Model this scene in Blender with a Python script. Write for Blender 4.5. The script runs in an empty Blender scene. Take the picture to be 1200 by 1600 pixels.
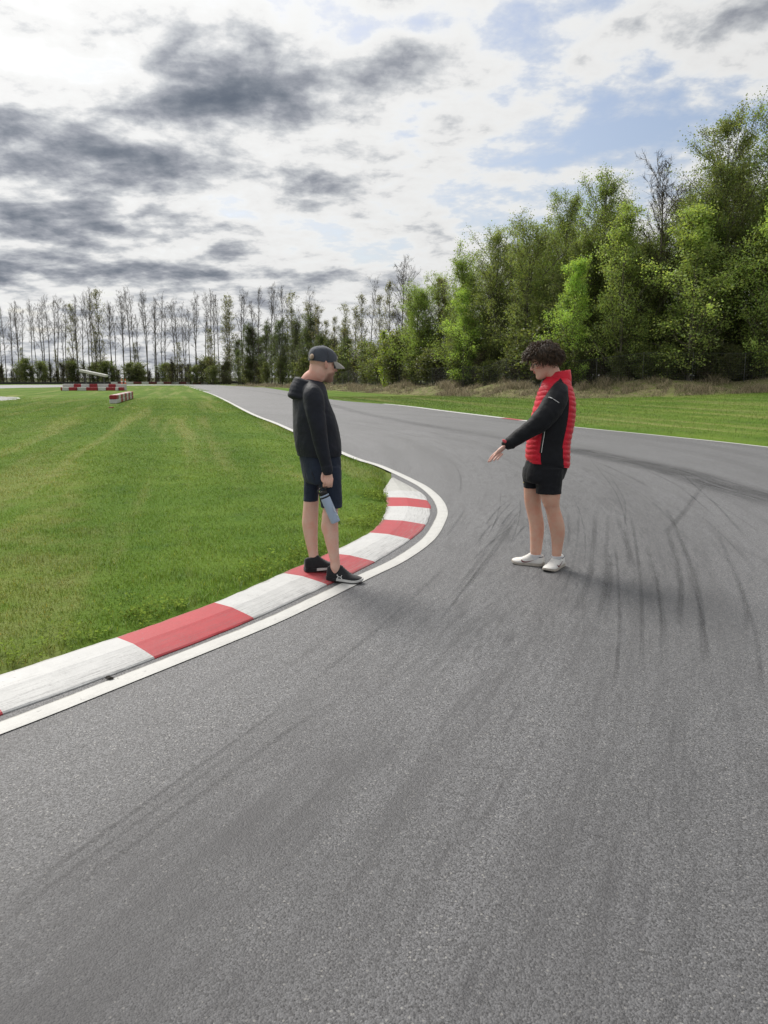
import bpy, math, random
import numpy as np
from mathutils import Vector, Matrix, noise as mnoise

scene = bpy.context.scene
COL = scene.collection
R = math.radians
random.seed(7); rng = np.random.default_rng(7)

# ------------------------------------------------------------------ camera
CAM_H = 1.56; FPX = 1200.0; PITCH = math.atan(210 / 1200)
cam_d = bpy.data.cameras.new('camera'); cam = bpy.data.objects.new('camera', cam_d); COL.objects.link(cam)
cam.location = (0, 0, CAM_H); cam.rotation_euler = (math.pi / 2 - PITCH, 0, 0)
cam_d.sensor_fit = 'VERTICAL'; cam_d.sensor_height = 36; cam_d.lens = 36 * FPX / 1600
cam_d.clip_start = 0.05; cam_d.clip_end = 6000
scene.camera = cam
scene.render.resolution_x = 768; scene.render.resolution_y = 1024
scene.view_settings.view_transform = 'Standard'; scene.view_settings.look = 'None'
scene.view_settings.gamma = 1.0; scene.view_settings.exposure = 0.95

def ray(px, py):
    u = (px - 600) / FPX; v = (800 - py) / FPX
    return (u, math.cos(PITCH) + v * math.sin(PITCH), -math.sin(PITCH) + v * math.cos(PITCH))
def G(px, py, z=0.0):                       # photograph pixel -> point on the ground
    d = ray(px, py); t = (z - CAM_H) / d[2]
    return (d[0] * t, d[1] * t)
def P(px, py, Y):                           # photograph pixel -> point at distance Y
    d = ray(px, py); t = Y / d[1]
    return np.array((d[0] * t, Y, CAM_H + d[2] * t))

# ------------------------------------------------------------------ node helper
def setin(nt, sock, v):
    if isinstance(v, bpy.types.NodeSocket): nt.links.new(v, sock)
    elif v is not None:
        try: sock.default_value = v
        except Exception: sock.default_value = (v, v, v)
def N(nt, typ, ins=None, out=0, **props):
    n = nt.nodes.new(typ)
    for k, v in props.items(): setattr(n, k, v)
    for k, v in (ins or {}).items(): setin(nt, n.inputs[k], v)
    return n.outputs[out] if out is not None else n
def M_(nt, op, a, b=None, c=None, clamp=False):
    d = {0: a}
    if b is not None: d[1] = b
    if c is not None: d[2] = c
    return N(nt, 'ShaderNodeMath', d, operation=op, use_clamp=clamp)
def V_(nt, op, a, b=None, out=0):
    d = {0: a}
    if b is not None: d[1] = b
    return N(nt, 'ShaderNodeVectorMath', d, out=out, operation=op)
def SS(nt, x, a, b, lo=0.0, hi=1.0):
    return N(nt, 'ShaderNodeMapRange', {0: x, 1: a, 2: b, 3: lo, 4: hi}, interpolation_type='SMOOTHSTEP')
def MIX(nt, f, a, b, blend='MIX'):
    n = nt.nodes.new('ShaderNodeMix'); n.data_type = 'RGBA'; n.blend_type = blend
    setin(nt, n.inputs[0], f); setin(nt, n.inputs[6], a); setin(nt, n.inputs[7], b)
    return n.outputs[2]
def NOISE(nt, vec, scale, detail=4, rough=0.5, w=None, dist=0.0, out=0):
    return N(nt, 'ShaderNodeTexNoise', {'Vector': vec, 'Scale': scale, 'Detail': detail, 'Roughness': rough, 'Distortion': dist}, out=out)
def c4(c): return (c[0], c[1], c[2], 1.0)

# ------------------------------------------------------------------ world: sky with broken cloud
SUN_AZ = R(-36); SUN_EL = R(47)             # azimuth from +Y, negative = left
SUN_DIR = Vector((math.sin(SUN_AZ) * math.cos(SUN_EL), math.cos(SUN_AZ) * math.cos(SUN_EL), math.sin(SUN_EL)))
def build_world():
    w = bpy.data.worlds.new('World'); scene.world = w; w.use_nodes = True
    nt = w.node_tree; nt.nodes.clear()
    sky = nt.nodes.new('ShaderNodeTexSky'); sky.sky_type = 'NISHITA'; sky.sun_disc = False
    sky.sun_elevation = SUN_EL; sky.sun_rotation = SUN_AZ; sky.air_density = 1.0; sky.dust_density = 3.2; sky.ozone_density = 1.5
    bg = N(nt, 'ShaderNodeBackground', {'Color': sky.outputs[0], 'Strength': 0.066})
    d = N(nt, 'ShaderNodeTexCoord', out=0)          # generated = direction
    d = V_(nt, 'NORMALIZE', d)
    sx = nt.nodes.new('ShaderNodeSeparateXYZ'); nt.links.new(d, sx.inputs[0])
    zc = M_(nt, 'MAXIMUM', sx.outputs[2], 0.0)
    den = M_(nt, 'ADD', zc, 0.20)
    pl = N(nt, 'ShaderNodeCombineXYZ', {0: M_(nt, 'DIVIDE', sx.outputs[0], den), 1: M_(nt, 'DIVIDE', sx.outputs[1], den), 2: 0.0})
    # gentle domain warp
    wv = NOISE(nt, pl, 2.0, 4, 0.55, out=1)
    plw = V_(nt, 'ADD', pl, V_(nt, 'MULTIPLY', V_(nt, 'SUBTRACT', wv, (0.5, 0.5, 0.5)), (0.45, 0.45, 0.0)))
    def blobs(lst):
        acc = None
        for (px, py, a, b, wt) in lst:
            c = Vector(ray(px, py)).normalized()
            q = V_(nt, 'MULTIPLY', V_(nt, 'SUBTRACT', d, tuple(c)), (1240.0 / a, 1.0, 1240.0 / b))
            r2 = V_(nt, 'DOT_PRODUCT', q, q, out=1)
            e = M_(nt, 'EXPONENT', M_(nt, 'MULTIPLY', r2, -1.0))
            acc = M_(nt, 'MULTIPLY', e, wt) if acc is None else M_(nt, 'MULTIPLY_ADD', e, wt, acc)
        return acc
    lay = blobs([(1000, 205, 240, 100, -.33), (530, 40, 80, 26, -.28), (660, 46, 50, 16, -.24), (25, 90, 70, 20, -.26), (810, 55, 70, 50, -.24),
                 (1060, 48, 170, 30, .26), (1110, 100, 60, 12, .20), (735, 325, 110, 30, -.08), (860, 275, 90, 14, .2),
                 (400, 150, 210, 52, .40), (640, 98, 110, 36, .24), (110, 225, 170, 50, .28), (290, 262, 120, 26, .16), (80, 350, 180, 40, .30),
                 (500, 300, 110, 22, .12), (190, 425, 280, 22, .24), (230, 40, 120, 24, .14), (140, 105, 110, 26, -.16), (570, 375, 260, 60, -.04), (330, 215, 150, 18, -.12)])
    n1 = NOISE(nt, plw, 3.0, 8, 0.56)
    n2 = NOISE(nt, V_(nt, 'ADD', pl, (7.3, 2.1, 0.0)), 8.5, 6, 0.60)
    dens = M_(nt, 'ADD', M_(nt, 'MULTIPLY_ADD', n1, 1.15, -0.05), lay)
    dens = M_(nt, 'ADD', dens, M_(nt, 'MULTIPLY_ADD', n2, 0.78, -0.39))
    dens = M_(nt, 'ADD', dens, M_(nt, 'MULTIPLY', M_(nt, 'MULTIPLY_ADD', zc, -6.0, 1.0, clamp=True), 0.14))
    cov = SS(nt, dens, 0.14, 0.50)
    col = nt.nodes.new('ShaderNodeValToRGB'); nt.links.new(SS(nt, dens, 0.24, 1.20, 0, 1), col.inputs[0])
    e = col.color_ramp.elements
    e[0].position = 0.0; e[0].color = (0.60, 0.63, 0.67, 1)
    e[1].position = 1.0; e[1].color = (0.105, 0.125, 0.16, 1)
    for p_, c_ in ((0.08, (0.74, 0.745, 0.74, 1)), (0.28, (0.70, 0.70, 0.695, 1)), (0.46, (0.47, 0.485, 0.505, 1)), (0.66, (0.29, 0.305, 0.34, 1)), (0.84, (0.18, 0.20, 0.235, 1))):
        k = e.new(p_); k.color = c_
    # clouds in front of the sun are brighter (forward scattering)
    sd = M_(nt, 'MAXIMUM', V_(nt, 'DOT_PRODUCT', d, tuple(SUN_DIR), out=1), 0.0)
    glow = M_(nt, 'MULTIPLY_ADD', M_(nt, 'POWER', sd, 4.0), 0.26, 0.55)
    cb = N(nt, 'ShaderNodeBackground', {'Color': col.outputs[0], 'Strength': glow})
    mx = N(nt, 'ShaderNodeMixShader', {0: cov, 1: bg, 2: cb})
    N(nt, 'ShaderNodeOutputWorld', {0: mx}, out=None)
    w.cycles.sampling_method = 'MANUAL'; w.cycles.sample_map_resolution = 512
build_world()
sun_d = bpy.data.lights.new('sun', 'SUN'); sun_d.energy = 2.1; sun_d.angle = R(25); sun_d.color = (1.0, 0.95, 0.87)
sun = bpy.data.objects.new('sun', sun_d); COL.objects.link(sun)
sun.rotation_euler = (-SUN_DIR).to_track_quat('-Z', 'Y').to_euler(); sun.location = (0, 0, 30)

# ------------------------------------------------------------------ object helpers
def tag(o, label=None, cat=None, group=None, kind=None):
    if label: o['label'] = label
    if cat: o['category'] = cat
    if group: o['group'] = group
    if kind: o['kind'] = kind
    return o
def mesh(name, v, f, mats=None, smooth=True, mi=None):
    me = bpy.data.meshes.new(name)
    v = np.asarray(v, dtype=np.float32)
    if isinstance(f, np.ndarray):
        k = f.shape[1]; n = len(f)
        me.vertices.add(len(v)); me.vertices.foreach_set('co', v.ravel())
        me.loops.add(n * k); me.loops.foreach_set('vertex_index', f.astype(np.int32).ravel())
        me.polygons.add(n); me.polygons.foreach_set('loop_start', np.arange(0, n * k, k, dtype=np.int32))
        me.polygons.foreach_set('loop_total', np.full(n, k, dtype=np.int32))
        me.update(calc_edges=True)
    else:
        me.from_pydata(v.tolist(), [], f); me.update()
    for m in (mats if isinstance(mats, (list, tuple)) else [mats]):
        if m: me.materials.append(m)
    me.polygons.foreach_set('use_smooth', np.full(len(me.polygons), smooth, dtype=bool))
    if mi is not None: me.polygons.foreach_set('material_index', np.asarray(mi, dtype=np.int32))
    return me
def link(name, data, parent=None, loc=None, rot=None, scale=None):
    o = bpy.data.objects.new(name, data); COL.objects.link(o)
    if parent is not None: o.parent = parent
    if loc is not None: o.location = loc
    if rot is not None: o.rotation_euler = rot
    if scale is not None: o.scale = scale if hasattr(scale, '__len__') else (scale,) * 3
    return o
def obj(name, v, f, mat=None, parent=None, smooth=True, mi=None):
    return link(name, mesh(name, v, f, mat, smooth, mi), parent)
def empty(name, loc=(0, 0, 0), rotz=0):
    o = link(name, None, None, loc, (0, 0, rotz)); o.empty_display_size = 0.2; return o
def fattr(me, name, vals):
    a = me.attributes.new(name, 'FLOAT', 'POINT'); a.data.foreach_set('value', np.asarray(vals, dtype=np.float32).ravel())
def cattr(me, name, vals):
    vals = np.asarray(vals, dtype=np.float32)
    if vals.shape[1] == 3: vals = np.hstack([vals, np.ones((len(vals), 1), np.float32)])
    a = me.attributes.new(name, 'FLOAT_COLOR', 'POINT'); a.data.foreach_set('color', vals.ravel())
class MB:                                   # collects verts and faces of one mesh
    def __init__(s): s.v = []; s.f = []; s.n = 0
    def add(s, v, f):
        v = np.asarray(v, float)
        s.v.append(v); s.f += [tuple(int(i) + s.n for i in q) for q in f]; s.n += len(v); return s
    def box(s, c, d, rz=0.0):
        c = np.asarray(c, float); h = np.asarray(d, float) / 2
        v = np.array([(x, y, z) for z in (-1, 1) for y in (-1, 1) for x in (-1, 1)]) * h
        ca, sa = math.cos(rz), math.sin(rz)
        v = np.c_[v[:, 0] * ca - v[:, 1] * sa, v[:, 0] * sa + v[:, 1] * ca, v[:, 2]] + c
        return s.add(v, [(0, 2, 3, 1), (4, 5, 7, 6), (0, 1, 5, 4), (2, 6, 7, 3), (0, 4, 6, 2), (1, 3, 7, 5)])
    def build(s, name, mat, parent=None, smooth=True):
        return obj(name, np.vstack(s.v), s.f, mat, parent, smooth)
def rings_mesh(rings, cap=True):
    m = len(rings); n = len(rings[0]); v = np.vstack(rings)
    f = [(i * n + j, i * n + (j + 1) % n, (i + 1) * n + (j + 1) % n, (i + 1) * n + j) for i in range(m - 1) for j in range(n)]
    if cap:
        f.append(tuple(range(n - 1, -1, -1))); f.append(tuple((m - 1) * n + j for j in range(n)))
    return v, f
def frames(path, up=(0, 0, 1)):
    path = np.asarray(path, float); t = np.gradient(path, axis=0); t /= np.linalg.norm(t, axis=1)[:, None] + 1e-9
    u = np.asarray(up, float)
    if abs(np.dot(u, t[0])) > 0.95: u = np.array((1.0, 0, 0))
    us = []
    for k in range(len(path)):
        u = u - np.dot(u, t[k]) * t[k]; u /= np.linalg.norm(u) + 1e-9; us.append(u.copy())
    us = np.array(us); return t, us, np.cross(t, us)
def tube(path, rad, n=10, up=(0, 0, 1), flat=1.0, round_ends=True, cap=True):
    """rad: radius per point; flat = ratio of the 'up' axis radius to the side axis radius"""
    path = np.asarray(path, float); rad = np.asarray(rad, float) * np.ones(len(path))
    t, u, s = frames(path, up)
    a = np.linspace(0, 2 * math.pi, n, endpoint=False)
    rings = []
    def ring(c, k, r): return c + r * (np.cos(a)[:, None] * s[k] + np.sin(a)[:, None] * u[k] * flat)
    if round_ends:
        for q in (1.0, 0.7): rings.append(ring(path[0] - t[0] * rad[0] * q * 0.9, 0, rad[0] * (0.25 if q == 1.0 else 0.75)))
    for k in range(len(path)): rings.append(ring(path[k], k, rad[k]))
    if round_ends:
        for q in (0.7, 1.0): rings.append(ring(path[-1] + t[-1] * rad[-1] * q * 0.9, -1, rad[-1] * (0.25 if q == 1.0 else 0.75)))
    return rings_mesh(rings, cap)
def spline(pts, per=8, closed=False):
    pts = np.asarray(pts, float); n = len(pts); out = []
    for i in range(n - 1):
        p0 = pts[max(i - 1, 0)]; p1 = pts[i]; p2 = pts[i + 1]; p3 = pts[min(i + 2, n - 1)]
        for k in range(per):
            t = k / per
            out.append(0.5 * (2 * p1 + (p2 - p0) * t + (2 * p0 - 5 * p1 + 4 * p2 - p3) * t * t + (3 * p1 - p0 - 3 * p2 + p3) * t ** 3))
    out.append(pts[-1]); return np.array(out)
def interp_rows(rows, n):
    rows = np.asarray(rows, float); sp = spline(rows, 12); k = np.linspace(0, len(sp) - 1, n)
    return np.array([np.interp(k, np.arange(len(sp)), sp[:, j]) for j in range(sp.shape[1])]).T
def ellipsoid(c, r, n=12, m=8, rot=None):
    rings = []
    for i in range(1, m):
        p = math.pi * i / m
        a = np.linspace(0, 2 * math.pi, n, endpoint=False)
        rings.append(np.c_[np.cos(a) * math.sin(p) * r[0], np.sin(a) * math.sin(p) * r[1], np.full(n, -math.cos(p) * r[2])])
    v, f = rings_mesh(rings)
    if rot is not None: v = v @ np.asarray(rot).T
    return v + np.asarray(c, float), f

# ------------------------------------------------------------------ plain materials
def new_mat(name):
    m = bpy.data.materials.new(name); m.use_nodes = True; nt = m.node_tree; nt.nodes.clear(); return m, nt
def finish(nt, sh, disp=None):
    o = nt.nodes.new('ShaderNodeOutputMaterial'); nt.links.new(sh, o.inputs[0])
def principled(nt, col, rough=0.6, bump=None, bstr=0.3, bdist=0.01, spec=0.5, **kw):
    ins = {'Base Color': col, 'Roughness': rough, 'Specular IOR Level': spec}
    ins.update(kw)
    if bump is not None:
        ins['Normal'] = N(nt, 'ShaderNodeBump', {'Strength': bstr, 'Distance': bdist, 'Height': bump})
    return N(nt, 'ShaderNodeBsdfPrincipled', ins)
def simple(name, col, rough=0.6, var=0.25, scale=30, bstr=0.15, bdist=0.004, spec=0.4, stretch=(1, 1, 1), **kw):
    m, nt = new_mat(name)
    p = N(nt, 'ShaderNodeTexCoord', out=3)
    p = V_(nt, 'MULTIPLY', p, stretch)
    n = NOISE(nt, p, scale, 5, 0.6)
    big = NOISE(nt, p, scale * 0.17, 3, 0.5)
    k = M_(nt, 'ADD', M_(nt, 'MULTIPLY', n, 0.5), M_(nt, 'MULTIPLY', big, 0.5))
    c = MIX(nt, SS(nt, k, 0.3, 0.7), c4([x * (1 - var) for x in col]), c4([min(1, x * (1 + var)) for x in col]))
    finish(nt, principled(nt, c, rough, n, bstr, bdist, spec, **kw)); return m
# ------------------------------------------------------------------ layout on the ground (metres)
g = G
KERB_O = [(-4.6, 1.55), (-3.1, 2.15), g(-95, 1152), g(5, 1117), g(242, 1030), g(397, 968), g(511, 915), g(585, 879), g(641, 844), g(665, 821), g(673, 796), g(668, 783), g(656, 769), g(615, 747)]
KZ = 0.062
KERB_I = [(-4.6, 2.15), (-3.35, 2.65), g(-150, 1098, KZ), g(-42, 1066, KZ), g(180, 995, KZ), g(333, 941, KZ), g(440, 895, KZ), g(512, 864, KZ), g(576, 832, KZ), g(596, 812, KZ), g(604, 791, KZ), g(603, 777, KZ), g(598, 768, KZ), g(609, 750, KZ)]
LINE_C = [(-4.5, 1.25), (-3.0, 1.85), (-2.2, 2.62), g(0, 1139), g(185, 1067), g(400, 981), g(490, 940), g(566, 903), g(626, 874), g(670, 842), g(688, 813), g(691, 797), g(682, 779), g(663, 762), g(642, 750.5), g(617, 738.5), g(590, 727),
          g(563, 719), g(540, 710), g(500, 692), g(455, 672), g(430, 661), g(390, 645), g(345, 622), g(320, 612), (-41, 160)]
LINE = spline(LINE_C, 6)
RIGHT_C = [(-24.4, 148), g(455, 612), g(517, 624), g(620, 633), g(700, 643), g(800, 655), g(900, 667), g(1050, 682), g(1200, 698), (9.7, 13.5), (10.0, 9), (9.4, 4), (7.5, -1), (4, -5), (-2, -7), (-12, -8), (-32, -8)]
RIGHT = spline(RIGHT_C, 5)
ki = np.array(KERB_I); ko = np.array(KERB_O)
mid = ki * 0.55 + ko * 0.45
far_line = np.array([p for p in LINE[:, :2] if p[1] > 12.6])
perp = np.array((-0.06, 0.0))
INNER = np.vstack([[(-32, 2.6), (-14, 1.6), (-7, 1.5)], mid, far_line + perp])
ASPH = np.vstack([INNER, [(-50, 149), (-54, 128), (-56, 113), (-58, 96), (-64, 84), (-74, 76)], [(-88, 84), (-92, 110), (-90, 145), (-78, 170), (-58, 181), (-40, 180), (-30, 168)], RIGHT])
TRK2 = spline([(-60, 44), (-40, 46), (-30, 48), (-26.6, 50.5), (-26.2, 54), (-27.6, 59), (-31, 64), (-40, 69), (-60, 70)], 6)
TREELINE = np.array([(70, 40), (50, 43), (34, 46), (24, 48), (18.7, 50), (13.3, 53), (9.8, 59), (5.6, 67), (1.3, 80), (-3.2, 96), (-12, 120), (-25, 150), (-39, 175), (-55, 190), (-80, 194), (-95, 193), (-125, 188), (-160, 180)], float)

def seg_dist(p, poly, closed):
    p = np.asarray(p, float); best = np.full(len(p), 1e9)
    m = len(poly); rng_ = range(m if closed else m - 1)
    for i in rng_:
        a = poly[i]; b = poly[(i + 1) % m]; ab = b - a; L = np.dot(ab, ab) + 1e-12
        t = np.clip(((p - a) @ ab) / L, 0, 1)
        q = p - a - t[:, None] * ab
        best = np.minimum(best, np.einsum('ij,ij->i', q, q))
    return np.sqrt(best)
def inside(p, poly):
    p = np.asarray(p, float); r = np.zeros(len(p), bool); m = len(poly)
    for i in range(m):
        a = poly[i]; b = poly[(i + 1) % m]
        if a[1] == b[1]: continue
        c = (a[1] > p[:, 1]) != (b[1] > p[:, 1])
        x = (b[0] - a[0]) * (p[:, 1] - a[1]) / (b[1] - a[1]) + a[0]
        r ^= c & (p[:, 0] < x)
    return r
def road_sd(p):
    d1 = seg_dist(p, ASPH, True); d1 = np.where(inside(p, ASPH), -d1, d1)
    d2 = seg_dist(p, TRK2, True); d2 = np.where(inside(p, TRK2), -d2, d2)
    return np.minimum(d1, d2)
def tree_sd(p):                              # > 0 behind the tree line (away from the track)
    d = seg_dist(p, TREELINE, False)
    poly = np.vstack([TREELINE, [(-160, -400), (70, -400)]])
    return np.where(inside(p, poly), -d, d)
def sstep(x, a, b):
    t = np.clip((x - a) / (b - a), 0, 1); return t * t * (3 - 2 * t)
def ground_z(p):
    p = np.asarray(p, float); sd = road_sd(p); ts = tree_sd(p)
    z = np.clip(-0.035 + sd * 0.34, -0.035, 0.045)
    rightside = sstep(p[:, 0] - (-0.262 * (p[:, 1] - 15) + 3), 0, 6)
    near = 1 - sstep(p[:, 1], 70, 130)
    z = z + rightside * near * (0.42 + 0.35 * sstep(p[:, 0], 8, 24)) * sstep(sd, 1, 26)
    bank = sstep(ts, -4.2, -0.6) * rightside * (0.25 + 0.75 * near)
    bump = 0.13 * np.sin(p[:, 0] * 0.83 + 1.1 * np.sin(p[:, 1] * 0.37)) + 0.09 * np.sin(p[:, 1] * 1.3 + p[:, 0] * 0.6)
    z = z + bank * (0.62 + 1.5 * bump)
    return z
def gz(x, y): return float(ground_z(np.array([(x, y)]))[0])

# ------------------------------------------------------------------ ground materials
def grass_color(nt, pos):
    sep = nt.nodes.new('ShaderNodeSeparateXYZ'); nt.links.new(pos, sep.inputs[0])
    across = M_(nt, 'MULTIPLY_ADD', sep.outputs[1], 0.26, M_(nt, 'MULTIPLY', sep.outputs[0], 0.97))
    along = M_(nt, 'MULTIPLY_ADD', sep.outputs[0], -0.26, M_(nt, 'MULTIPLY', sep.outputs[1], 0.97))
    q = N(nt, 'ShaderNodeCombineXYZ', {0: across, 1: M_(nt, 'MULTIPLY', along, 0.10), 2: 0.0})
    stripe = NOISE(nt, q, 0.62, 4, 0.6)
    patch = NOISE(nt, pos, 0.22, 5, 0.6)
    small = NOISE(nt, pos, 2.3, 6, 0.65)
    fine = NOISE(nt, pos, 38, 3, 0.7)
    base = MIX(nt, SS(nt, patch, 0.34, 0.66), (0.070, 0.134, 0.015, 1), (0.100, 0.164, 0.021, 1))
    base = MIX(nt, M_(nt, 'MULTIPLY', SS(nt, small, 0.5, 0.72), 0.75), base, (0.046, 0.104, 0.013, 1))
    dryf = SS(nt, M_(nt, 'MULTIPLY_ADD', small, 0.35, M_(nt, 'MULTIPLY', stripe, 0.85)), 0.62, 0.78)
    base = MIX(nt, M_(nt, 'MULTIPLY', dryf, 0.32), base, (0.27, 0.25, 0.10, 1))
    q2 = N(nt, 'ShaderNodeCombineXYZ', {0: across, 1: M_(nt, 'MULTIPLY', along, 0.045), 2: 3.7})
    pale = SS(nt, M_(nt, 'MULTIPLY_ADD', small, 0.22, M_(nt, 'MULTIPLY', NOISE(nt, q2, 1.25, 3, 0.55), 0.8)), 0.51, 0.66)
    base = MIX(nt, M_(nt, 'MULTIPLY', pale, 0.6), base, (0.185, 0.205, 0.070, 1))
    mow = M_(nt, 'SINE', M_(nt, 'MULTIPLY_ADD', across, 3.3, M_(nt, 'MULTIPLY', stripe, 2.5)))
    base = MIX(nt, M_(nt, 'MULTIPLY_ADD', mow, 0.5, 0.5), base, MIX(nt, 1.0, base, (1.17, 1.12, 1.2, 1), 'MULTIPLY'))
    return MIX(nt, 0.55, base, MIX(nt, 1.0, base, MIX(nt, fine, (0.4, 0.4, 0.4, 1), (1.5, 1.5, 1.4, 1)), 'MULTIPLY'))
def mat_ground():
    m, nt = new_mat('grass_ground')
    pos = N(nt, 'ShaderNodeNewGeometry', out=0)
    col = grass_color(nt, pos)
    dry = N(nt, 'ShaderNodeAttribute', out=2, attribute_name='dry')
    n = NOISE(nt, pos, 3.0, 6, 0.7); n2 = NOISE(nt, pos, 20, 4, 0.7)
    straw = MIX(nt, n, (0.09, 0.085, 0.04, 1), (0.28, 0.24, 0.145, 1))
    col = MIX(nt, M_(nt, 'MULTIPLY', dry, SS(nt, n, 0.25, 0.6)), col, straw)
    soil = N(nt, 'ShaderNodeAttribute', out=2, attribute_name='soil')
    col = MIX(nt, soil, col, (0.035, 0.033, 0.02, 1))
    finish(nt, principled(nt, col, 0.95, n2, 0.6, 0.05, 0.1)); return m
def mat_blade():
    m, nt = new_mat('grass_blades')
    pos = N(nt, 'ShaderNodeNewGeometry', out=0)
    col = grass_color(nt, pos)
    tint = N(nt, 'ShaderNodeAttribute', out=0, attribute_name='tint')
    col = MIX(nt, 1.0, col, tint, 'MULTIPLY')
    nrm = N(nt, 'ShaderNodeNewGeometry', out=1)
    nrm = V_(nt, 'NORMALIZE', V_(nt, 'ADD', V_(nt, 'MULTIPLY', nrm, (.45, .45, .45)), (0, 0, 0.8)))
    a = principled(nt, col, 0.6, spec=0.2, Normal=nrm)
    b = N(nt, 'ShaderNodeBsdfTranslucent', {0: MIX(nt, 1.0, col, (1.25, 1.25, 0.7, 1), 'MULTIPLY')})
    finish(nt, N(nt, 'ShaderNodeMixShader', {0: 0.25, 1: a, 2: b})); return m
def mat_tinted(name, rough=0.6, trans=0.3, spec=0.2):
    m, nt = new_mat(name)
    tint = N(nt, 'ShaderNodeAttribute', out=0, attribute_name='tint')
    nrm = V_(nt, 'NORMALIZE', V_(nt, 'ADD', V_(nt, 'MULTIPLY', N(nt, 'ShaderNodeNewGeometry', out=1), (.5, .5, .5)), (0, 0, 0.7)))
    a = principled(nt, tint, rough, spec=spec, Normal=nrm)
    b = N(nt, 'ShaderNodeBsdfTranslucent', {0: tint})
    finish(nt, N(nt, 'ShaderNodeMixShader', {0: trans, 1: a, 2: b})); return m
def mat_asphalt():
    m, nt = new_mat('asphalt')
    pos = N(nt, 'ShaderNodeNewGeometry', out=0)
    sep = nt.nodes.new('ShaderNodeSeparateXYZ'); nt.links.new(pos, sep.inputs[0])
    rx = M_(nt, 'ADD', sep.outputs[0], 25.0); ry = M_(nt, 'SUBTRACT', sep.outputs[1], 14.0)
    rr = M_(nt, 'SQRT', M_(nt, 'ADD', M_(nt, 'MULTIPLY', rx, rx), M_(nt, 'MULTIPLY', ry, ry)))
    th = M_(nt, 'ARCTAN2', ry, rx)
    arc = N(nt, 'ShaderNodeCombineXYZ', {0: rr, 1: M_(nt, 'MULTIPLY', th, 1.6), 2: 0.0})
    # rubber laid along the racing line
    s1 = NOISE(nt, arc, 1.1, 3, 0.55); s2 = NOISE(nt, V_(nt, 'ADD', arc, (5.2, 1.3, 0)), 7.0, 4, 0.65)
    s3 = NOISE(nt, V_(nt, 'ADD', V_(nt, 'MULTIPLY', arc, (1, 1.2, 1)), (1.2, 7.7, 0)), 20.0, 4, 0.65)
    cl = NOISE(nt, pos, 0.35, 4, 0.55); cl2 = NOISE(nt, pos, 1.6, 5, 0.6)
    line = M_(nt, 'SUBTRACT', 1.0, M_(nt, 'MULTIPLY', M_(nt, 'ABSOLUTE', M_(nt, 'SUBTRACT', rr, 27.8)), 0.42), clamp=True)
    rub = M_(nt, 'MULTIPLY', SS(nt, s2, 0.46, 0.70), SS(nt, cl, 0.34, 0.58))
    rub = M_(nt, 'MULTIPLY', rub, M_(nt, 'MULTIPLY_ADD', line, 0.65, 0.35))
    rub2 = M_(nt, 'MULTIPLY', SS(nt, s3, 0.52, 0.68), M_(nt, 'MULTIPLY', SS(nt, cl2, 0.42, 0.6), line))
    # fields of fine scuffs where karts slide
    arc2 = N(nt, 'ShaderNodeCombineXYZ', {0: M_(nt, 'MULTIPLY_ADD', cl2, 0.25, rr), 1: M_(nt, 'MULTIPLY', th, 2.6), 2: 0.0})
    s4 = NOISE(nt, V_(nt, 'ADD', arc2, (9.1, 2.2, 0)), 34.0, 3, 0.6); s5 = NOISE(nt, V_(nt, 'ADD', arc2, (2.1, 5.2, 0)), 13.0, 4, 0.6)
    zone = M_(nt, 'SUBTRACT', 1.0, M_(nt, 'MULTIPLY', M_(nt, 'ABSOLUTE', M_(nt, 'SUBTRACT', rr, 27.6)), 0.5), clamp=True)
    ahead = SS(nt, sep.outputs[1], 3.0, 6.0); gone = SS(nt, sep.outputs[1], 22.0, 11.0)
    zone = M_(nt, 'MULTIPLY', M_(nt, 'MULTIPLY', zone, SS(nt, cl, 0.30, 0.55)), M_(nt, 'MULTIPLY', M_(nt, 'MULTIPLY_ADD', ahead, .8, .2), gone))
    scuff = M_(nt, 'MULTIPLY', M_(nt, 'MAXIMUM', SS(nt, s4, 0.50, 0.64), M_(nt, 'MULTIPLY', SS(nt, s5, 0.50, 0.66), .8)), zone)
    # aggregate
    vo = N(nt, 'ShaderNodeTexVoronoi', {'Vector': pos, 'Scale': 165.0}, out=None)
    vs = nt.nodes.new('ShaderNodeSeparateColor'); nt.links.new(vo.outputs[1], vs.inputs[0])
    vo2 = N(nt, 'ShaderNodeTexVoronoi', {'Vector': pos, 'Scale': 105.0}, out=None)
    vs2 = nt.nodes.new('ShaderNodeSeparateColor'); nt.links.new(vo2.outputs[1], vs2.inputs[0])
    gr = NOISE(nt, pos, 260, 3, 0.7)
    tone = M_(nt, 'MULTIPLY_ADD', vs.outputs[0], 1.25, 0.34)
    tone = M_(nt, 'MULTIPLY', tone, M_(nt, 'MULTIPLY_ADD', gr, 1.5, 0.25))
    pits = SS(nt, NOISE(nt, pos, 95, 3, 0.65), 0.57, 0.64)
    tone = M_(nt, 'MULTIPLY', tone, M_(nt, 'MULTIPLY_ADD', pits, -0.80, 1.0))
    wide = M_(nt, 'MULTIPLY_ADD', cl, 0.6, 0.70)
    tone = M_(nt, 'MULTIPLY', tone, wide)
    base = MIX(nt, 1.0, (0.122, 0.1235, 0.131, 1), N(nt, 'ShaderNodeCombineXYZ', {0: tone, 1: tone, 2: tone}), 'MULTIPLY')
    stones = M_(nt, 'MULTIPLY', M_(nt, 'GREATER_THAN', vs2.outputs[1], 0.945), M_(nt, 'LESS_THAN', vo2.outputs[0], 0.42))
    base = MIX(nt, M_(nt, 'MULTIPLY', stones, 0.62), base, (0.42, 0.41, 0.39, 1))
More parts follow.
